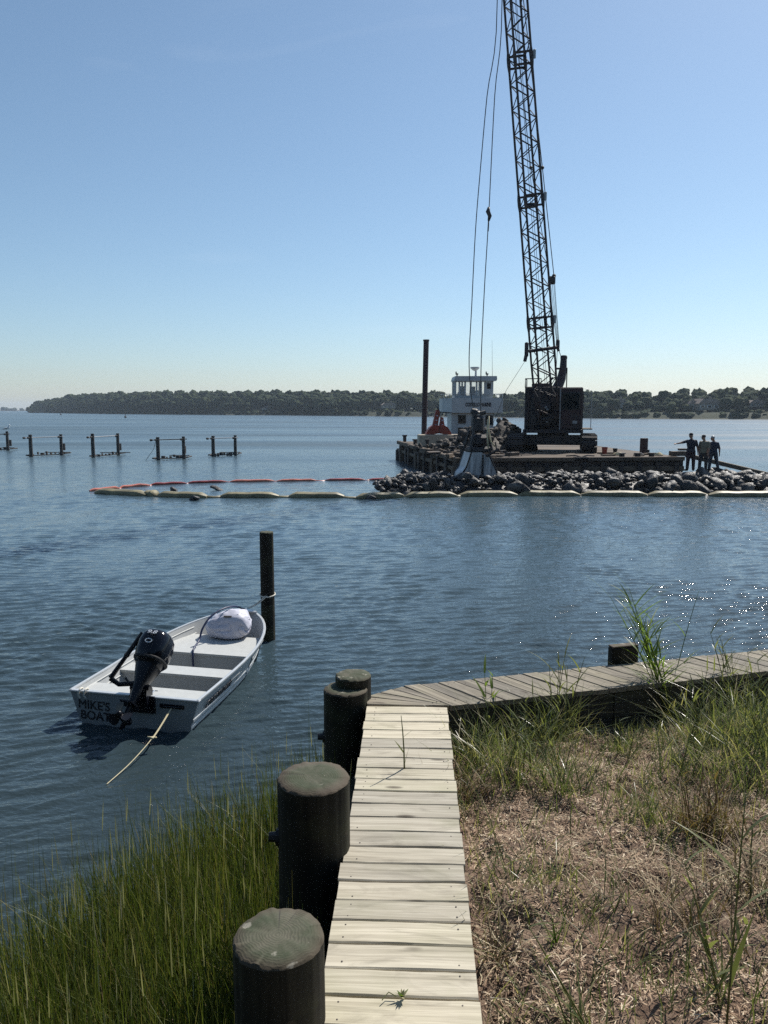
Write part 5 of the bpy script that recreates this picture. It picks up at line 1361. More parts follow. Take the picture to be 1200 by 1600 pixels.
for off, mid in ((0, ony(847.5, 262, cY + 0.4)), (1, None)):
    a = ony(865.5, 431, cY + 1.3)
    if mid is not None:
        MB().tube([cl(a), cl(mid), cl(pend_top)], .024, 5).ball(cl(mid), .10, 8, 6).build('pendant', M['wire'], crane)
    else:
        m2 = ony(829.5, 262, cY - 1.0); MB().tube([cl(ony(858.5, 431, cY + 1.3)), cl(m2), cl(pend_top - bs * .5)], .020, 5).ball(cl(m2), .09, 8, 6).build('pendant', M['wire'], crane)
# rope lying along the boom
MB().tube([cl(ony(853, 615, cY)), cl(ony(830, 330, cY - 1.4)), cl(tipc)], .012, 4).tube([cl(ony(856, 615, cY)), cl(ony(834, 340, cY - 1.2)), cl(tipc)], .012, 4).build('hoist_rope', M['wire'], crane)

# clamshell bucket hanging on its ropes
kY = JC.y + 0.45
ck = ony(746, 744, kY); clam = thing('clamshell_bucket', 'clamshell bucket with bright worn jaws hanging over the rocks', 'grab', (ck.x, kY, ck.z - 0.05), 0.25)
def kz(py): return ony(746, py, kY).z - clam.location.z
def kx(px): return ony(px, 700, kY).x - ck.x
zt_ = kz(706)
for sx, pr_ in ((-1, [(-.02, 0.0), (-.98, 0.0), (-.92, .22), (-.72, .50), (-.50, zt_), (.02, zt_)]), (1, [(.12, 0.02), (.80, 0.02), (.72, .30), (.52, .70), (.36, zt_ * .9), (.12, zt_ * .9)])):
    m_ = MB(); m_.prism(pr_, -.48, .48, 'y'); jw_ = m_.build('jaw', M['jaw'], clam)
    ed = MB()
    for yy in (-.49, .49): ed.tube([(pr_[1][0], yy, pr_[1][1]), (pr_[2][0], yy, pr_[2][1]), (pr_[3][0], yy, pr_[3][1]), (pr_[4][0], yy, pr_[4][1])], .035, 6)
    ed.build('jaw_lip', M['track'], jw_)
    for k in range(4): MB().box((sx * (.25 + k * .17) - .02, -.5, -.02), (.09, .08, .14)).build('tooth', M['jaw'], jw_)
MB().bevbox((.02, 0, zt_ + .10), (1.05, .85, .26), .08).build('hinge_head', M['iron'], clam)
MB().bevbox((.05, 0, zt_ + .50), (.74, .62, .55), .14).build('counterweight', M['crane'], clam)
MB().bevbox((-.02, 0, kz(663)), (.54, .5, kz(649) - kz(676)), .12).build('sheave_head', M['iron'], clam)
MB().tube([(-.1, -.05, kz(648)), (-.22, 0, kz(643)), (-.34, 0, kz(641))], [.22, .17, .1], 8).tube([(.1, 0, kz(646)), (.32, 0, kz(644))], .1, 8).build('top_shackle', M['iron'], clam)
for sx in (-1, 1):
    for yy in (-.42, .42): MB().tube([(sx * .30, yy * .6, kz(672)), (sx * .52, yy, zt_ + .1)], .055, 6).build('arm', M['iron'], clam)
MB().tube([(.32, -.45, kz(650)), (.30, -.48, kz(668)), (.42, -.5, kz(690)), (.62, -.5, kz(697))], .03, 6).tube([(.28, -.45, kz(655)), (.24, -.48, kz(680)), (.30, -.5, kz(700))], .03, 6).build('closing_line', M['rope'], clam, True)
MB().tube([(.22, -.52, kz(712)), (.78, -.52, kz(701))], .06, 6).tube([(.62, -.52, kz(690)), (.68, -.52, kz(701))], .03, 6).build('push_rod', M['track'], clam)
def wpt(px, py, f): return ony(px, py, kY + (tipc.y - kY) * f)
hr1 = [Vector((ck.x - .2, kY, clam.location.z + kz(642))), wpt(735.5, 610, .03), wpt(733, 560, .08), wpt(737, 480, .15), wpt(743, 360, .28), wpt(751, 260, .38), wpt(761, 150, .5), wpt(777, 0, .68), tipc + Vector((-.25, -.3, 0))]
hr2 = [Vector((ck.x + .1, kY, clam.location.z + kz(645))), wpt(752, 560, .08), wpt(757, 450, .18), wpt(763.5, 340, .30), wpt(773, 150, .5), wpt(784.5, 0, .68), tipc + Vector((.1, -.3, 0))]
for nm, pts, lab in (('hoist_rope', hr1, 'thin slack wire rope hanging from boom to bucket, the outer of two'), ('hoist_rope', hr2, 'thin wire rope with swivel hanging between outer rope and boom')):
    o_ = thing(nm, lab, 'wire rope', pts[0]); MB().tube([p - pts[0] for p in loop_pts(pts, 5)], .022, 5).build('strand', M['wire'], o_, True)
    if pts is hr2:
        s2 = wpt(763.7, 334, .30) - pts[0]; MB().tube([s2 + Vector((0, 0, .28)), s2 + Vector((-.04, 0, .1)), s2 + Vector((.05, 0, -.1)), s2 + Vector((0, 0, -.3))], [.05, .10, .09, .05], 8).tube([s2 + Vector((0, 0, -.3)), s2 + Vector((-.02, 0, -.75))], .035, 6).build('swivel', M['iron'], o_, True)
o_ = thing('tagline', 'hair thin tagline slanting from the boom arm down behind the wheelhouse', 'wire rope', tl[-1]); MB().tube([p - tl[-1] for p in tl], .010, 4).build('strand', M['wire'], o_)

# ------------------------------------------------------------------ gangplank
ga, gb2 = ony(1072, 709, bB.y + 0.6), ony(1262, 754, bB.y - 1.1)
gp = thing('gangplank', 'long narrow grey gangplank sloping from the barge to the right behind the men', 'gangplank', (ga.x, ga.y, 0))
d_ = gb2 - ga; ang = math.atan2(d_.y, d_.x); tilt_ = -math.atan2(d_.z, math.hypot(d_.x, d_.y)); rgp = Matrix.Rotation(ang, 3, 'Z') @ Matrix.Rotation(tilt_, 3, 'Y')
mid = (ga + gb2) / 2 - Vector((ga.x, ga.y, 0))
for yy in (-.29, .29): c = mid + rgp @ Vector((0, yy, -.08)); MB().box(c, (d_.length, .07, .17), rgp).build('side_beam', M['btimber'], gp)
for k in range(3): c = mid + rgp @ Vector((0, -.19 + .19 * k, .02)); MB().box(c, (d_.length, .175, .035), rgp).build('tread_plank', M['deck_grey'], gp)
MB().box(Vector((-.3, 0, BZ + .12)), (.9, .6, .22)).box(Vector((-.2, 0.0, BZ + .32)), (.35, .3, .1)).build('landing_block', M['btimber'], gp)

# ------------------------------------------------------------------ people
def capsule_chain(mb, pts, rs, n=10): 
    mb.tube(pts, rs, n); mb.ball(pts[0], rs[0], n, 6); mb.ball(pts[-1], rs[-1], n, 6)
def person(loc, label, J, colors, face, cap=True, H=1.0, group='three men standing on the rocks'):
    """J: joint positions (metres, feet at z=0, x to the right of the picture, y away)"""
    mb = MB(); V3 = lambda k: Vector(J[k])
    pel, che, nec, hd = V3('pelvis'), V3('chest'), V3('neck'), V3('head')
    sx = V3('sh_r') - V3('sh_l')
    # trunk: stacked ellipses
    side = sx.normalized(); fwd = Vector((face[0], face[1], 0)).normalized()
    if abs(side.dot(fwd)) > .95: fwd = Vector((-side.y, side.x, 0))
    trunk = [(pel - Vector((0, 0, .10)), .150, .115), (pel, .168, .125), (pel.lerp(che, .45), .155, .112), (che - Vector((0, 0, .05)), .185, .125), (che + Vector((0, 0, .09)), .190, .110), (che + Vector((0, 0, .16)), .13, .085), (nec, .062, .062), (nec + (hd - nec) * .5, .058, .06)]
    vs = []; n = 16; up_side = side; up_f = Vector((-side.y, side.x, 0))
    for c, a, b in trunk:
        a, b = a * (1.17 if c.z < nec.z - .02 else 1), b * (1.25 if c.z < nec.z - .02 else 1)
        for k in range(n): t_ = 2 * pi * k / n; vs.append(c + up_side * a * math.cos(t_) + up_f * b * math.sin(t_))
    m_ = len(trunk); mb.add(vs, [(i * n + k, i * n + (k + 1) % n, (i + 1) * n + (k + 1) % n, (i + 1) * n + k) for i in range(m_ - 1) for k in range(n)] + [tuple(range(n)), tuple(range((m_ - 1) * n, m_ * n))])
    mb.ball(hd, (.080, .095, .115), 16, 12); mb.ball(hd + fwd * .035 + Vector((0, 0, -.055)), (.062, .062, .062), 12, 8)
    mb.tube([hd + fwd * .085 + Vector((0, 0, .02)), hd + fwd * .118 + Vector((0, 0, -.022))], [.010, .018], 8)       # nose
    hs_ = Vector((-fwd.y, fwd.x, 0))
    for s_ in (-1, 1): mb.ball(hd + hs_ * s_ * .084 + Vector((0, 0, -.01)), (.018, .022, .032), 8, 6); mb.ball(hd + fwd * .088 + hs_ * s_ * .032 + Vector((0, 0, .038)), .018, 8, 6)
    mb.ball(hd + fwd * .090 + Vector((0, 0, -.060)), (.026, .026, .012), 8, 6)
    for s_ in ('l', 'r'):
        sh, el, wr_, = V3('sh_' + s_), V3('el_' + s_), V3('wr_' + s_)
        capsule_chain(mb, [sh, sh.lerp(el, .5), el], [.076, .068, .056]); capsule_chain(mb, [el, el.lerp(wr_, .4), wr_], [.046, .043, .030])
        d = (wr_ - el).normalized(); pal = wr_ + d * .075; q = d.orthogonal().normalized(); q2 = d.cross(q).normalized()
        mb.tube([wr_, wr_ + d * .03, pal, pal + d * .02], [.028, .036, .038, .034], 10, flat=.6)
        for k in range(4):
            b0 = pal + q * (-.027 + .018 * k); Lf = (.068, .078, .074, .058)[k]; mb.tube([b0, b0 + d * Lf * .5 + q2 * .006, b0 + d * Lf + q2 * .022], [.0105, .010, .008], 6)
        b0 = wr_ + d * .035 - q * .03; mb.tube([b0, b0 + d * .03 - q * .022, b0 + d * .06 - q * .028], [.013, .012, .010], 6)
        hp_, kn, an, toe = V3('hip_' + s_), V3('kn_' + s_), V3('an_' + s_), V3('toe_' + s_)
        capsule_chain(mb, [hp_, hp_.lerp(kn, .5), kn], [.118, .106, .086]); capsule_chain(mb, [kn, kn.lerp(an, .35), an], [.084, .080, .068])
        capsule_chain(mb, [an - Vector((0, 0, .035)), an.lerp(toe, .5) - Vector((0, 0, .02)), toe], [.050, .050, .040])
    me = mb.mesh('body', M['navy'])
    o = bpy.data.objects.new('body', me); COL.objects.link(o)
    md = o.modifiers.new('r', 'REMESH'); md.mode = 'VOXEL'; md.voxel_size = 0.012
    sm_ = o.modifiers.new('s', 'SMOOTH'); sm_.iterations = 2; sm_.factor = .5
    dg = bpy.context.evaluated_depsgraph_get(); m2 = bpy.data.meshes.new_from_object(o.evaluated_get(dg)); bpy.data.objects.remove(o)
    m2.materials.clear()
    for k in ('skin', colors[0], colors[1], 'shoe'): m2.materials.append(M[k])
    n_ = len(m2.polygons); cen = np.zeros(n_ * 3); m2.polygons.foreach_get('center', cen); cen = cen.reshape(-1, 3); mi = np.zeros(n_, int)
    mi[(cen[:, 2] < J['neck'][2] - .0) & (cen[:, 2] > J['pelvis'][2] - .04)] = 1
    mi[cen[:, 2] <= J['pelvis'][2] - .04] = 2; mi[cen[:, 2] < 0.10] = 3
    for s_ in ('l', 'r'):
        w_, e_ = np.array(J['wr_' + s_]), np.array(J['el_' + s_]); d = (w_ - e_) / np.linalg.norm(w_ - e_)
        ax_ = np.clip((cen - e_) @ d, -9, 9); rad = np.linalg.norm((cen - e_) - np.outer(ax_, d), axis=1)
        L_ = np.linalg.norm(w_ - e_); arm = (rad < .075) & (ax_ > (-.02 if colors[2] else L_ * .95)) & (ax_ < L_ + .25); mi[arm] = 0
        if not colors[2]: pass
    m2.polygons.foreach_set('material_index', mi); m2.polygons.foreach_set('use_smooth', np.ones(n_, bool)); m2.name = 'person'
    r_ = put('person', m2, None, loc); r_.scale = (H, H, H); tag(r_, label, 'person', group)
    if cap:
        c_ = MB(); up = Vector((0, 0, 1)); c0 = hd + Vector((0, 0, .035))
        vs = []; n = 18
        for ph, z in ((1.0, .0), (1.0, .035), (.88, .07), (.55, .095), (.12, .103)):
            for k in range(n): t_ = 2 * pi * k / n; vs.append(c0 + Vector((math.cos(t_) * .092 * ph, math.sin(t_) * .106 * ph, z)))
        c_.add(vs, [(i * n + k, i * n + (k + 1) % n, (i + 1) * n + (k + 1) % n, (i + 1) * n + k) for i in range(4) for k in range(n)] + [tuple(range(4 * n, 5 * n))])
        b1 = c0 + fwd * .07; c_.add([b1 + hs_ * .075, b1 + hs_ * .06 + fwd * .09 - up * .012, b1 + hs_ * .02 + fwd * .118 - up * .018, b1 - hs_ * .02 + fwd * .118 - up * .018, b1 - hs_ * .06 + fwd * .09 - up * .012, b1 - hs_ * .075] + [p + up * .012 for p in (b1 + hs_ * .075, b1 + hs_ * .06 + fwd * .09 - up * .012, b1 + hs_ * .02 + fwd * .118 - up * .018, b1 - hs_ * .02 + fwd * .118 - up * .018, b1 - hs_ * .06 + fwd * .09 - up * .012, b1 - hs_ * .075)], [(0, 1, 2, 3, 4, 5), (11, 10, 9, 8, 7, 6)] + [(k, (k + 1) % 6, 6 + (k + 1) % 6, 6 + k) for k in range(6)])
        c_.build('cap', M[colors[3]], r_, 50)
    return r_
def pose(**kw):
    J = dict(pelvis=(0, 0, .95), chest=(0, 0, 1.30), neck=(0, 0, 1.50), head=(0, 0, 1.655), sh_l=(-.20, 0, 1.40), sh_r=(.20, 0, 1.40), el_l=(-.27, 0, 1.12), el_r=(.27, 0, 1.12), wr_l=(-.27, -.03, .87), wr_r=(.27, -.03, .87),
             hip_l=(-.10, 0, .92), hip_r=(.10, 0, .92), kn_l=(-.11, -.02, .50), kn_r=(.11, -.02, .50), an_l=(-.11, 0, .09), an_r=(.11, 0, .09), toe_l=(-.16, -.12, .045), toe_r=(.16, -.12, .045)); J.update(kw); return J
HS = 0.96
person(MEN[0], 'man in dark clothes and cap pointing left with an outstretched arm', pose(head=(-.03, 0, 1.655), el_l=(-.46, -.03, 1.335), wr_l=(-.70, -.04, 1.285), el_r=(.30, 0, 1.13), wr_r=(.32, -.02, .88), kn_l=(-.13, -.02, .50), kn_r=(.13, -.02, .5), an_l=(-.14, 0, .09), an_r=(.15, 0, .09), toe_l=(-.22, .10, .045), toe_r=(.20, .12, .045)), ('navy', 'maroon', True, 'navy'), (-1, .1), H=HS)
person(MEN[1], 'man in olive tan shirt and cap standing between the other two men', pose(head=(-.055, 0, 1.645), neck=(-.01, 0, 1.49), sh_l=(-.13, .14, 1.40), sh_r=(.13, -.14, 1.40), el_l=(-.16, .18, 1.12), wr_l=(-.18, .12, .88), el_r=(.14, -.21, 1.12), wr_r=(.08, -.24, .88), hip_l=(-.08, .05, .92), hip_r=(.08, -.05, .92), kn_l=(-.16, .04, .50), kn_r=(.10, -.05, .5), an_l=(-.18, .04, .09), an_r=(.10, -.04, .09), toe_l=(-.30, .05, .045), toe_r=(-.02, -.08, .045)), ('olive', 'charcoal', True, 'charcoal'), (-1, -.15), H=HS * .97)
person(MEN[2], 'man in dark blue shirt and pale banded cap stepping behind the olive shirted man', pose(head=(-.06, 0, 1.64), sh_l=(-.15, .12, 1.39), sh_r=(.15, -.10, 1.39), el_l=(-.16, .18, 1.12), wr_l=(-.2, .1, .9), el_r=(.24, -.13, 1.12), wr_r=(.24, -.16, .88), kn_l=(-.12, .05, .50), an_l=(-.16, .05, .09), toe_l=(-.28, .05, .045), kn_r=(.18, -.02, .50), an_r=(.30, .02, .10), toe_r=(.38, -.05, .05)), ('bluegrey', 'jean', True, 'pipe'), (-1, 0), H=HS * .94)

# ------------------------------------------------------------------ floating booms
def boom_line(name, label, pts, mats, r, cat='boom', pleat=True):
    """pts: list of (start, end) pairs in world at the water line; every float is a part"""
    o = thing(name, label, cat, pts[0][0])
    for k, (a, b) in enumerate(pts):
        a, b = Vector(a) - Vector(pts[0][0]), Vector(b) - Vector(pts[0][0]); d = (b - a); L_ = d.length; d.normalize(); n_ = Vector((-d.y, d.x, 0)); mb = MB(); vs = []; N = 15; n = 12
        for i in range(N + 1):
            f = i / N; e = min(1, f / .13, (1 - f) / .13); e = e ** .9
            rad = r * (.42 + .58 * e) * (1 + .10 * mnoise.noise(Vector((k * 5.1, f * 5, 2)))); c = a.lerp(b, f) + n_ * .05 * math.sin(f * 3 + k)
            for q in range(n):
                t_ = 2 * pi * q / n; zz = math.copysign(abs(math.sin(t_)) ** .6, math.sin(t_)) * rad * .78 + r * .22 * (0.3 + .7 * e) + .03 * mnoise.noise(Vector((k, f * 4, 7)))
                vs.append(c + n_ * math.cos(t_) * rad * 1.15 * (1 + .08 * mnoise.noise(Vector((f * 9, q, k)))) + Vector((0, 0, zz)))
        mb.add(vs, [(i * n + q, i * n + (q + 1) % n, (i + 1) * n + (q + 1) % n, (i + 1) * n + q) for i in range(N) for q in range(n)] + [tuple(range(n)), tuple(range(N * n, N * n + n))]); mb.build('float', mats[k % len(mats)], o, 40)
        if k < len(pts) - 1:
            a2 = Vector(pts[k + 1][0]) - Vector(pts[0][0]); MB().tube([b - d * .1, (b + a2) / 2 + Vector((0, 0, -.02)), a2 + (a2 - b).normalized() * .1], r * .62, 8, flat=.6).build('connector', mats[k % len(mats)], o, True)
    return o
ysegs = [(150, 229, 770.5, 775), (228, 246, 774, 775), (246, 325, 775.5, 777.5), (345, 436, 777, 777), (452, 538, 777, 777.5), (556, 632, 779, 777), (633, 713, 777, 776), (718, 808, 775.5, 775), (812, 905, 774.5, 774.5), (907, 1010, 774.5, 775), (1012, 1105, 775, 775), (1106, 1215, 775, 776), (1217, 1330, 776.5, 777), (1332, 1460, 777, 778)]
boom_line('yellow_boom', 'dirty yellow floating boom along the near side of the rocks', [(onz(a, ya, 0), onz(b, yb, 0)) for a, b, ya, yb in ysegs], [M['yellow']], 0.23)
rsegs = [(140, 186, 767.5, 763), (188, 233, 762.5, 758.5), (236, 290, 758, 755.5), (294, 354, 755, 753.2), (360, 428, 753, 752), (433, 494, 752, 751.5), (508, 570, 751, 750.5), (574, 640, 750.5, 750)]
boom_line('red_boom', 'faded red floating boom curving behind the yellow one', [(onz(a, ya, 0), onz(b, yb, 0)) for a, b, ya, yb in rsegs], [M['pinkboom'], M['pinkboom'], M['redboom'], M['redboom']], 0.115)
for k, (px, py, s_, lab) in enumerate(((342, 765.5, .5, 'small dark lump of weed inside the boom loop'), (272, 767, .38, 'small dark stone showing between the two booms'), (305, 781, .36, 'little dark stub floating in front of the yellow boom'), (576, 779.5, .42, 'dark round stone in the water in front of the yellow boom'))):
    p = onz(px, py, 0); o = put('floating_debris', rocks[k * 2], None, (p.x, p.y, .03), (.2, .3, k)); o.scale = (s_, .25, .17 if k else .13); tag(o, lab, 'debris')

# ------------------------------------------------------------------ pile frames standing in the water
def pile_frame(xa, xb, ya, yb, ta, tb, label, style, bird=False):
    pa_, pb_ = onz(xa, ya, 0), onz(xb, yb, 0)
    o = thing('pile_frame', label, 'pile frame', pa_, 0, 'pile frames standing in the water')
    ha, hb_ = ony(xa, ta, pa_.y).z, ony(xb, tb, pb_.y).z; d = pb_ - pa_
    for base, hh, r in ((Vector((0, 0, 0)), ha, .135), (d, hb_, .12)): MB().tube([base + Vector((0, 0, -.6)), base + Vector((0, 0, hh * .6)), base + Vector((0.01, 0, hh))], [r * 1.08, r, r * .95], 12).build('post', M['oldpile'], o, 40)
    u_ = d.normalized(); zb = min(ha, hb_) - .2
    MB().tube([-u_ * .45 + Vector((0, -.15, zb)), d + u_ * .3 + Vector((0, -.15, zb + .02))], .035, 8).build('cross_pipe', M['pipe'] if style else M['oldpile'], o)
    for e in (-u_ * .45, -u_ * .1, d - u_ * .12): MB().tube([e + Vector((0, -.15, zb)) - u_ * .06, e + Vector((0, -.15, zb)) + u_ * .1], .08, 8).build('pulley', M['oldpile'], o)
    bk = Vector((0, 1.6, 0))
    MB().bevbox(d / 2 + Vector((0, -.1, .10)), (d.length + .5, .09, .07), .02, Matrix.Rotation(math.atan2(u_.y, u_.x), 3, 'Z')).build('cradle_beam', M['oldpile'], o)
    MB().bevbox(d / 2 + bk + Vector((.2, -.1, .22)), (d.length * .8, .08, .06), .02).build('cradle_beam', M['oldpile'], o)
    for e in (-u_ * .4, d + u_ * .25): MB().bevbox(e + Vector((0, .6, .14)), (.14, 1.2, .10), .03).build('float', M['oldpile'], o)
    rr_ = random.Random(int(xa) + 3)
    for k in range(7):
        f = (k + .5) / 7; MB().bevbox(d * f + Vector((0, .8 if style != 1 else -.05, .16 + rr_.uniform(-.04, .08))), (rr_.uniform(.08, .28), .2, rr_.uniform(.08, .26)), .02).build('cradle_block', M['oldpile'], o)
    for e in (d * .92 + Vector((-.1, 1.2, .35)), ): MB().tube([e, e + Vector((0, 0, .55))], .12, 8).build('stub_post', M['oldpile'], o)
    return o
pile_frame(-40, 12.5, 706, 704, 676, 674, 'pile frame cut by the picture edge with a gull on its post', 0)
pile_frame(49, 96.5, 714, 711.5, 679, 678.5, 'pile frame with low slatted cradle, beside the gull post', 2)
pile_frame(146, 185, 715, 711.5, 677.5, 677, 'pile frame with white cross pipe, middle of the five', 1)
pile_frame(247.5, 287.5, 719, 717.5, 683, 682, 'pile frame standing nearest, with a slanting rope at its post', 0)
pile_frame(333.5, 368, 713.5, 712, 681, 680, 'small pile frame nearest to the barge', 1)
p = onz(247.5, 719, 0); o_ = thing('slack_rope', 'slack dark rope slanting from a pile frame into the water', 'rope', p); MB().tube([Vector((-.05, -.14, 1.5)), Vector((-.25, -.2, .8)), Vector((-.85, -.3, -.05))], .016, 5).build('strand', M['oldpile'], o_)
# gull
p = onz(12.5, 704, 0); zt2 = ony(12.5, 674, p.y).z
gl = MB(); c = Vector((0, 0, 0))
gl.tube([(-.30, 0, .16), (-.16, 0, .19), (0, 0, .22), (.12, 0, .26), (.17, 0, .33), (.17, 0, .40), (.19, 0, .46)], [.01, .055, .095, .085, .055, .045, .05], 10).ball((.20, 0, .47), (.06, .05, .05), 10, 8).tube([(.24, 0, .47), (.33, 0, .45)], [.018, .004], 6)
for y in (-.035, .035): gl.tube([(.02, y, .15), (.02, y, .0)], .010, 5)
b_ = gl.build('gull', M['white'], None, True, loc=(p.x, p.y, zt2)); b_.rotation_euler = (0, 0, .3); b_.scale = (1.15,) * 3; tag(b_, 'white gull with dark wings perched on a post', 'bird')
for s_ in (-1, 1): MB().tube([(.06, s_ * .085, .25), (-.1, s_ * .085, .22), (-.34, s_ * .04, .17)], [.06, .055, .01], 8, flat=.35).build('wing', M['oldpile'], b_, True)

# ------------------------------------------------------------------ marsh grass on the mud bank
def scatter(n, fx, tries=40):
    out = []
    while len(out) < n:
        q = fx()
        if q is not None: out.append(q)
    return np.array(out)
def left_lim(y): return OUTER.x + (y - OUTER.y) * WD.x / WD.y - 0.10
def mroot():
    x = rng.uniform(-4.6, -0.2); y = rng.uniform(1.9, 6.3)
    if x > left_lim(y): return None
    e = mud_edge(x) - y + 0.35 * mnoise.noise(Vector((x * 1.7, y * 1.7, 5)))
    if e < 0 and rng.random() > math.exp(e * 5.0) * 0.5: return None
    if mnoise.noise(Vector((x * 2.4, y * 2.4, 11))) < -0.28 and rng.random() < .6: return None
    return (x, y, mud_z(x, y) - 0.02)
rt = scatter(26000, mroot)
n = len(rt); hgt = rng.uniform(.42, 1.0, n) * (1 + .15 * np.array([mnoise.noise(Vector((a * 1.2, b * 1.2, 7))) for a, b, _ in rt]))
v1 = blade_arrays(rt, hgt, rng.uniform(.0035, .010, n), rng.uniform(0, 2 * pi, n), np.abs(rng.normal(0, .13, n)), np.abs(rng.normal(0, .20, n)), 5)
mg = tag(put('marsh_grass', raw_mesh('marsh_grass', *v1, M['grass'])), 'dense tall green marsh grass at the water edge', 'grass', None, 'stuff')
rt = scatter(900, mroot); n = len(rt); hs2 = rng.uniform(.85, 1.25, n); az_ = rng.uniform(0, 2 * pi, n); ln_ = rng.uniform(0, .12, n)
stalks = blade_arrays(rt, hs2, np.full(n, .0042), az_, ln_, np.zeros(n), 2)
heads = []
hr = rt + np.stack([np.cos(az_) * hs2 * ln_ * .8, np.sin(az_) * hs2 * ln_ * .8, hs2 * .80], 1)
sel = rng.random(n) < .55
h3 = blade_arrays(hr[sel], hs2[sel] * .17, np.full(sel.sum(), .0062), az_[sel], ln_[sel], np.zeros(sel.sum()), 5)
o = put('seed_stalk', raw_mesh('seed_stalk', *stalks, M['grass']), mg); o['kind'] = 'stuff'
o = put('seed_head', raw_mesh('seed_head', *h3, M['seedhead']), mg); o['kind'] = 'stuff'
rt = scatter(260, mroot); n = len(rt)
o = put('dead_stalk', raw_mesh('dead_stalk', *blade_arrays(rt, rng.uniform(.5, .9, n), np.full(n, .004), rng.uniform(0, 6.28, n), rng.uniform(.1, .6, n), rng.uniform(0, .3, n), 3), M['dry']), mg); o['kind'] = 'stuff'

# ------------------------------------------------------------------ straw litter and low growth on the bank
def broot(xmax=4.6):
    y = rng.uniform(1.7, 7.2); x = walk_x(y) + 0.03 + rng.uniform(0, xmax) ** 1.0
    if y > fascia_y(x) - 0.02: return None
    return (x, y, bank_z(x, y))
def flakes(pts, length, width, mat, name, label, arch=.12, par=None):
    n = len(pts); a = rng.uniform(0, 2 * pi, n); L_ = length; w = width; tl_ = rng.normal(0, .38, n); lift = np.abs(rng.normal(0, .012, n))
    V = np.zeros((n, 8, 3)); 
    for i in range(4):
        t_ = i / 3 - .5; ca = a + t_ * rng.normal(0, .0, n)
        cx = pts[:, 0] + np.cos(a) * L_ * t_ - np.sin(a) * L_ * arch * (t_ ** 2) * 2; cy = pts[:, 1] + np.sin(a) * L_ * t_ + np.cos(a) * L_ * arch * (t_ ** 2) * 2
        cz = pts[:, 2] + .004 + lift + L_ * t_ * tl_ * .5 + L_ * .06 * (1 - 4 * t_ * t_)
        hw2 = w * (.5 if 0 < i < 3 else .25)
        for s_, k in ((-1, 0), (1, 1)):
            V[:, 2 * i + k] = np.stack([cx - s_ * np.sin(a) * hw2, cy + s_ * np.cos(a) * hw2, cz + s_ * hw2 * rng.normal(0, .5, n)], 1)
    q = np.array([[2 * i, 2 * i + 1, 2 * i + 3, 2 * i + 2] for i in range(3)])
    F = ((np.arange(n) * 8)[:, None, None] + q[None]).reshape(-1, 4)
    return tag(put(name, raw_mesh(name, V.reshape(-1, 3), F, mat), par), label, None, None, 'stuff')
def lroot():
    q = broot()
    if q is None: return None
    nn = mnoise.noise(Vector((q[0] * 2.3, q[1] * 2.3, 41))) + .6 * mnoise.noise(Vector((q[0] * 6, q[1] * 6, 43)))
    return q if rng.random() < .16 + max(0, min(1, .45 + nn * 1.5)) else None
pts = scatter(70000, lroot); n = len(pts)
lit = flakes(pts, np.exp(rng.uniform(math.log(.010), math.log(.065), n)), rng.uniform(.0022, .0062, n), M['litter'], 'mulch', 'brown chopped plant litter covering the bank')
def droot():
    q = broot()
    if q is None: return None
    nn = mnoise.noise(Vector((q[0] * 1.3, q[1] * 1.3, 21)))
    return q if rng.random() < .25 + nn * .9 else None
pts = scatter(7000, droot); n = len(pts)
flakes(pts, rng.uniform(.04, .20, n), rng.uniform(.0018, .0042, n), M['dry'], 'straw', 'pale dry straw strewn over the bank', .22)
def groot():
    q = broot()
    if q is None: return None
    d = fascia_y(q[0]) - q[1]; nn = mnoise.noise(Vector((q[0] * 1.6, q[1] * 1.6, 31)))
    pr = .10 + .9 * max(0, nn) + .35 * max(0, 1 - (q[0] - walk_x(q[1])) / .3) + .35 * max(0, 1 - abs(d - .5) / .7) + .4 * max(0, (q[0] - 1.6) / 2)
    return q if rng.random() < pr * .8 else None
pts = scatter(17000, groot); n = len(pts)
lg = put('low_grass', raw_mesh('low_grass', *blade_arrays(pts, rng.uniform(.05, .22, n), rng.uniform(.003, .007, n), rng.uniform(0, 6.28, n), rng.uniform(.1, .7, n), rng.uniform(0, .5, n), 4), M['reed'])); tag(lg, 'short green shoots growing through the mulch', 'grass', None, 'stuff')

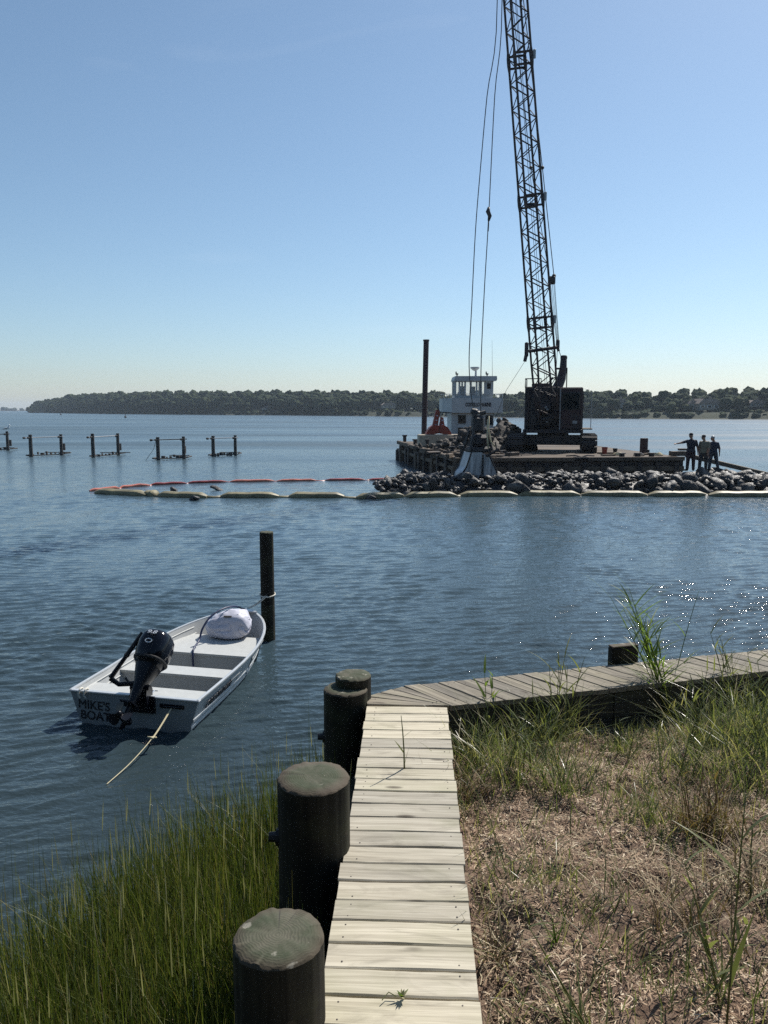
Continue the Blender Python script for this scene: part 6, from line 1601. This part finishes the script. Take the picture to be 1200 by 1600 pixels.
# ------------------------------------------------------------------ reed and grass tufts one can tell apart
def tuft(px, py, label, stems=6, h=(.35, .7), leaves=5, spread=.10, mat='reed', base_n=60, lean_az=None, lean=.15, bh=(.15, .45), lw=.012, bmat=None, seed=0, z=None):
    p = onz(px, py, 1.2); p.z = bank_z(p.x, p.y)
    p2 = onz(px, py, p.z); p = Vector((p2.x, p2.y, bank_z(p2.x, p2.y)))
    r_ = random.Random(seed + int(px)); t_ = thing('reed_tuft', label, 'grass tuft', p, 0, 'reed and grass tufts on the bank')
    for k in range(stems):
        a = r_.uniform(0, 2 * pi) if lean_az is None else lean_az + r_.uniform(-.6, .6); ln2 = abs(r_.gauss(lean, .08)); H = r_.uniform(*h) * 1.15
        b0 = Vector((r_.gauss(0, spread * .6), r_.gauss(0, spread * .6), -.02)); d = Vector((math.cos(a) * ln2, math.sin(a) * ln2, 1)).normalized()
        P3 = [b0 + d * (H * f) + Vector((math.cos(a), math.sin(a), 0)) * (.10 * ln2 * 3 * H * f * f) for f in (0, .3, .6, .85, 1)]
        st_ = MB().tube(P3, [.0045, .004, .0033, .0026, .0015], 5).build('stem', M[mat], t_, True)
        rows = []; 
        for q in range(leaves):
            f = .22 + .75 * q / max(1, leaves - 1); i = min(3, int(f * 4)); c = b0 + d * (H * f) + Vector((math.cos(a), math.sin(a), 0)) * (.10 * ln2 * 3 * H * f * f)
            rows.append((c, r_.uniform(.55, 1.1) * H * .42 * (1.1 - .45 * f), a + q * 2.6 + r_.uniform(-.5, .5), r_.uniform(.25, .65), r_.uniform(.15, .6)))
        bl_ = blade_arrays(np.array([x[0][:] for x in rows]), [x[1] for x in rows], [lw * r_.uniform(.8, 1.2) for x in rows], [x[2] for x in rows], [x[3] for x in rows], [x[4] for x in rows], 5)
        nl = len(rows); vv, fff = bl_; per_v = 12; per_f = 5
        for q in range(nl):
            put('leaf', raw_mesh('leaf', vv[q * per_v:(q + 1) * per_v], fff[:per_f], M[mat]), t_)
    base_n = int(base_n * 1.25)
    if base_n:
        rows = np.array([(r_.gauss(0, spread), r_.gauss(0, spread), -.02 ) for _ in range(base_n)])
        for i in range(base_n): rows[i, 2] = bank_z(p.x + rows[i, 0], p.y + rows[i, 1]) - p.z - .01
        u1 = lambda lo, hi: np.array([r_.uniform(lo, hi) for _ in range(base_n)])
        o = put('base_blades', raw_mesh('base_blades', *blade_arrays(rows, u1(bh[0], bh[1] * 1.15), u1(.003, .009), u1(0, 6.28) if lean_az is None else u1(lean_az - 1.6, lean_az + 1.6), u1(.05, .5), u1(.1, .75), 5), M[bmat or mat]), t_); o['kind'] = 'stuff'
    return t_
tuft(768, 1150, 'bright broad leaved reed shoot beside the boardwalk corner', 2, (.42, .50), 5, .05, 'reed_bright', 0, None, .05, lw=.026, seed=1)
tuft(745, 1185, 'arching grass tuft hugging the right edge of the boardwalk', 4, (.3, .45), 5, .10, 'reed', 130, None, .2, (.18, .42), seed=2)
tuft(800, 1215, 'wide mixed grass tuft between boardwalk and the dark fascia', 5, (.3, .5), 5, .14, 'reed', 150, None, .2, (.15, .4), seed=3)
tuft(868, 1150, 'tall upright spiky reed tuft before the middle of the fascia', 6, (.48, .66), 6, .07, 'reed', 110, None, .08, (.2, .5), seed=4)
tuft(880, 1240, 'drooping grass tuft in the open left of the bare sand', 3, (.25, .4), 5, .09, 'reed', 80, None, .25, (.12, .3), seed=5)
tuft(1045, 1125, 'tall pale green reed tuft leaning over the short piling', 13, (.70, .98), 8, .05, 'reed_bright', 90, pi - .05, .24, (.2, .55), lw=.015, bmat='reed', seed=6)
tuft(1045, 1100, 'single feathery reed stalk bending right above the angled boardwalk', 1, (.86, .9), 3, .01, 'reed_bright', 0, .1, .32, lw=.018, seed=7)
tuft(975, 1180, 'small upright grass tuft in front of the fascia joint', 2, (.2, .32), 4, .05, 'reed', 50, None, .15, (.1, .25), seed=8)
tuft(1110, 1165, 'glossy arching grass tuft near the right end of the fascia', 5, (.35, .55), 5, .12, 'reed', 150, None, .25, (.22, .5), seed=9)
tuft(1175, 1150, 'dense arching grass tuft at the picture edge by the fascia', 6, (.4, .62), 5, .13, 'reed', 170, None, .22, (.25, .55), seed=10)
tuft(1170, 1235, 'loose green tuft at the right edge above the brown tuft', 4, (.3, .5), 5, .13, 'reed', 120, None, .3, (.15, .4), seed=11)
tuft(1100, 1310, 'dry brown tussock of upright stems on the right of the bank', 6, (.25, .38), 2, .09, 'brown_tuft', 160, None, .15, (.15, .36), seed=12)
tuft(1135, 1640, 'tall lone reed stalk with long leaves in the lower right', 1, (.78, .80), 6, .01, 'reed', 0, 1.0, .08, lw=.022, seed=13)
tuft(1120, 1560, 'low reed shoot with spreading leaves beside the lone stalk', 3, (.25, .42), 5, .07, 'reed', 20, None, .3, (.1, .25), lw=.018, seed=14)
tuft(868, 1475, 'tiny single green shoot in the middle of the bare sand', 1, (.12, .14), 3, .01, 'reed_bright', 12, None, .1, (.05, .1), seed=15)
tuft(1180, 1400, 'ragged straw and grass tuft at the right edge of the bank', 2, (.2, .35), 4, .12, 'reed', 100, None, .4, (.12, .3), bmat='dry', seed=16)
tuft(1060, 1440, 'flattened straw coloured tuft near the lone stalk', 1, (.1, .2), 3, .12, 'reed', 90, None, .5, (.12, .3), bmat='dry', seed=17)
tuft(905, 1610, 'thin leaning grass stalks at the bottom of the bank', 3, (.25, .4), 2, .06, 'reed', 25, 2.4, .4, (.1, .25), seed=18)
tuft(775, 1490, 'dry straw sprig lying against the boardwalk edge', 1, (.1, .18), 2, .04, 'dry', 24, None, .4, (.1, .22), seed=19)

tuft(835, 1165, 'tangled green grass tuft between the corner shoot and the spiky tuft', 5, (.3, .48), 5, .13, 'reed', 120, None, .25, (.18, .42), seed=21)
tuft(1140, 1105, 'tall grass tuft leaning against the fascia near the right edge', 6, (.4, .62), 5, .12, 'reed', 110, None, .2, (.25, .55), seed=22)
tuft(1195, 1195, 'thick grass tuft cut by the right picture edge', 6, (.35, .55), 5, .13, 'reed', 150, None, .3, (.2, .5), seed=23)
tuft(1075, 1215, 'sparse arching tuft left of the loose green tuft', 3, (.25, .4), 5, .10, 'reed', 80, None, .3, (.15, .38), seed=24)
tuft(722, 1250, 'dry and green sprigs pressed to the boardwalk edge', 2, (.2, .3), 4, .08, 'reed', 60, None, .3, (.12, .3), bmat='dry', seed=25)
tuft(1000, 1290, 'small spread of green blades in the middle of the bank', 2, (.14, .24), 4, .10, 'reed', 50, None, .4, (.1, .22), seed=26)
# sprig growing up between two boards
p = onz(632, 1200, DECK); sg = thing('grass_sprig', 'single dark grass stalk standing up between two boardwalk planks', 'grass sprig', p)
MB().tube([(0, 0, -.03), (-.004, 0, .12), (-.012, 0.0, .24), (-.022, 0, .34)], [.006, .005, .004, .002], 6).build('stem', M['reed'], sg, True)
for c, h_, a, l_ in (((-.002, 0, .0), .16, .3, .10), ((-.008, 0, .20), .07, .2, .75), ((-.006, 0, .10), .09, 2.6, .6)):
    vv, fff = blade_arrays(np.array([c]), [h_], [.014], [a], [l_], [.15], 5); put('leaf', raw_mesh('leaf', vv, fff, M['reed']), sg)
p = onz(628, 1561, DECK); sg = thing('wilted_flower', 'small wilted flower head lying on the nearest planks', 'flower', p + Vector((0, 0, .006)))
rr_ = random.Random(9)
for k in range(16): a = rr_.uniform(0, 6.28); vv, fff = blade_arrays(np.array([(0, 0, .004)]), [rr_.uniform(.02, .045)], [.012], [a], [rr_.uniform(.5, .95)], [.1], 3); put('petal', raw_mesh('petal', vv, fff, M['seedhead'] if k % 3 else M['reed_bright']), sg)
MB().tube([(-.02, 0, .004), (-.05, .01, .015), (-.075, -.02, .006)], .002, 5).build('stalk', M['reed'], sg)

# ------------------------------------------------------------------ unseen bank and trees added behind the viewer to cut sky fill
vs, fs = [], []
for j in range(21):
    for i in range(41): x = -70 + 3.5 * i; y = -1.4 - 3.0 * j; vs.append((x, y, min(3.2, .2 + .28 * max(0, j) ** 1.1 + (.9 if x > 0 else 0) * (j > 0)) + .2 * mnoise.noise(Vector((x * .2, y * .2, 3)))))
for j in range(20):
    for i in range(40): k = j * 41 + i; fs.append((k, k + 1, k + 42, k + 41))
gm = MB(); gm.add(vs, fs); tag(gm.build('added_rear_terrain', M['land'], smooth=True), 'unseen grassy bank added behind the viewer under the light blocking trees', None, None, 'structure')
L = []
for k in range(420):
    x = rng.uniform(-64, 64); y = rng.uniform(-40, -14); r = rng.uniform(2.0, 3.8)
    crown(x, y, rng.uniform(2.5, 13), r)
tag(put('forest', raw_mesh('forest', *join_arrays(L), M['crown'], True)), 'unseen trees added behind the viewer to block low sky light', 'forest', None, 'stuff')

# ------------------------------------------------------------------ haze over the harbour
HZ = 0.00018
hzm = bpy.data.materials.new('harbour_haze'); hzm.use_nodes = True; hn = hzm.node_tree.nodes; hn.clear()
ho = hn.new('ShaderNodeOutputMaterial'); hv = hn.new('ShaderNodeVolumePrincipled'); hv.inputs['Density'].default_value = HZ; hv.inputs['Color'].default_value = (0.70, 0.84, 1.0, 1); hv.inputs['Anisotropy'].default_value = 0.2
hzm.node_tree.links.new(hv.outputs[0], ho.inputs['Volume'])
hb_ = MB().box((0, 2010, 18), (5200, 4200, 44)).build('haze', hzm)
tag(hb_, 'thin pale haze over the harbour', 'haze', None, 'stuff')
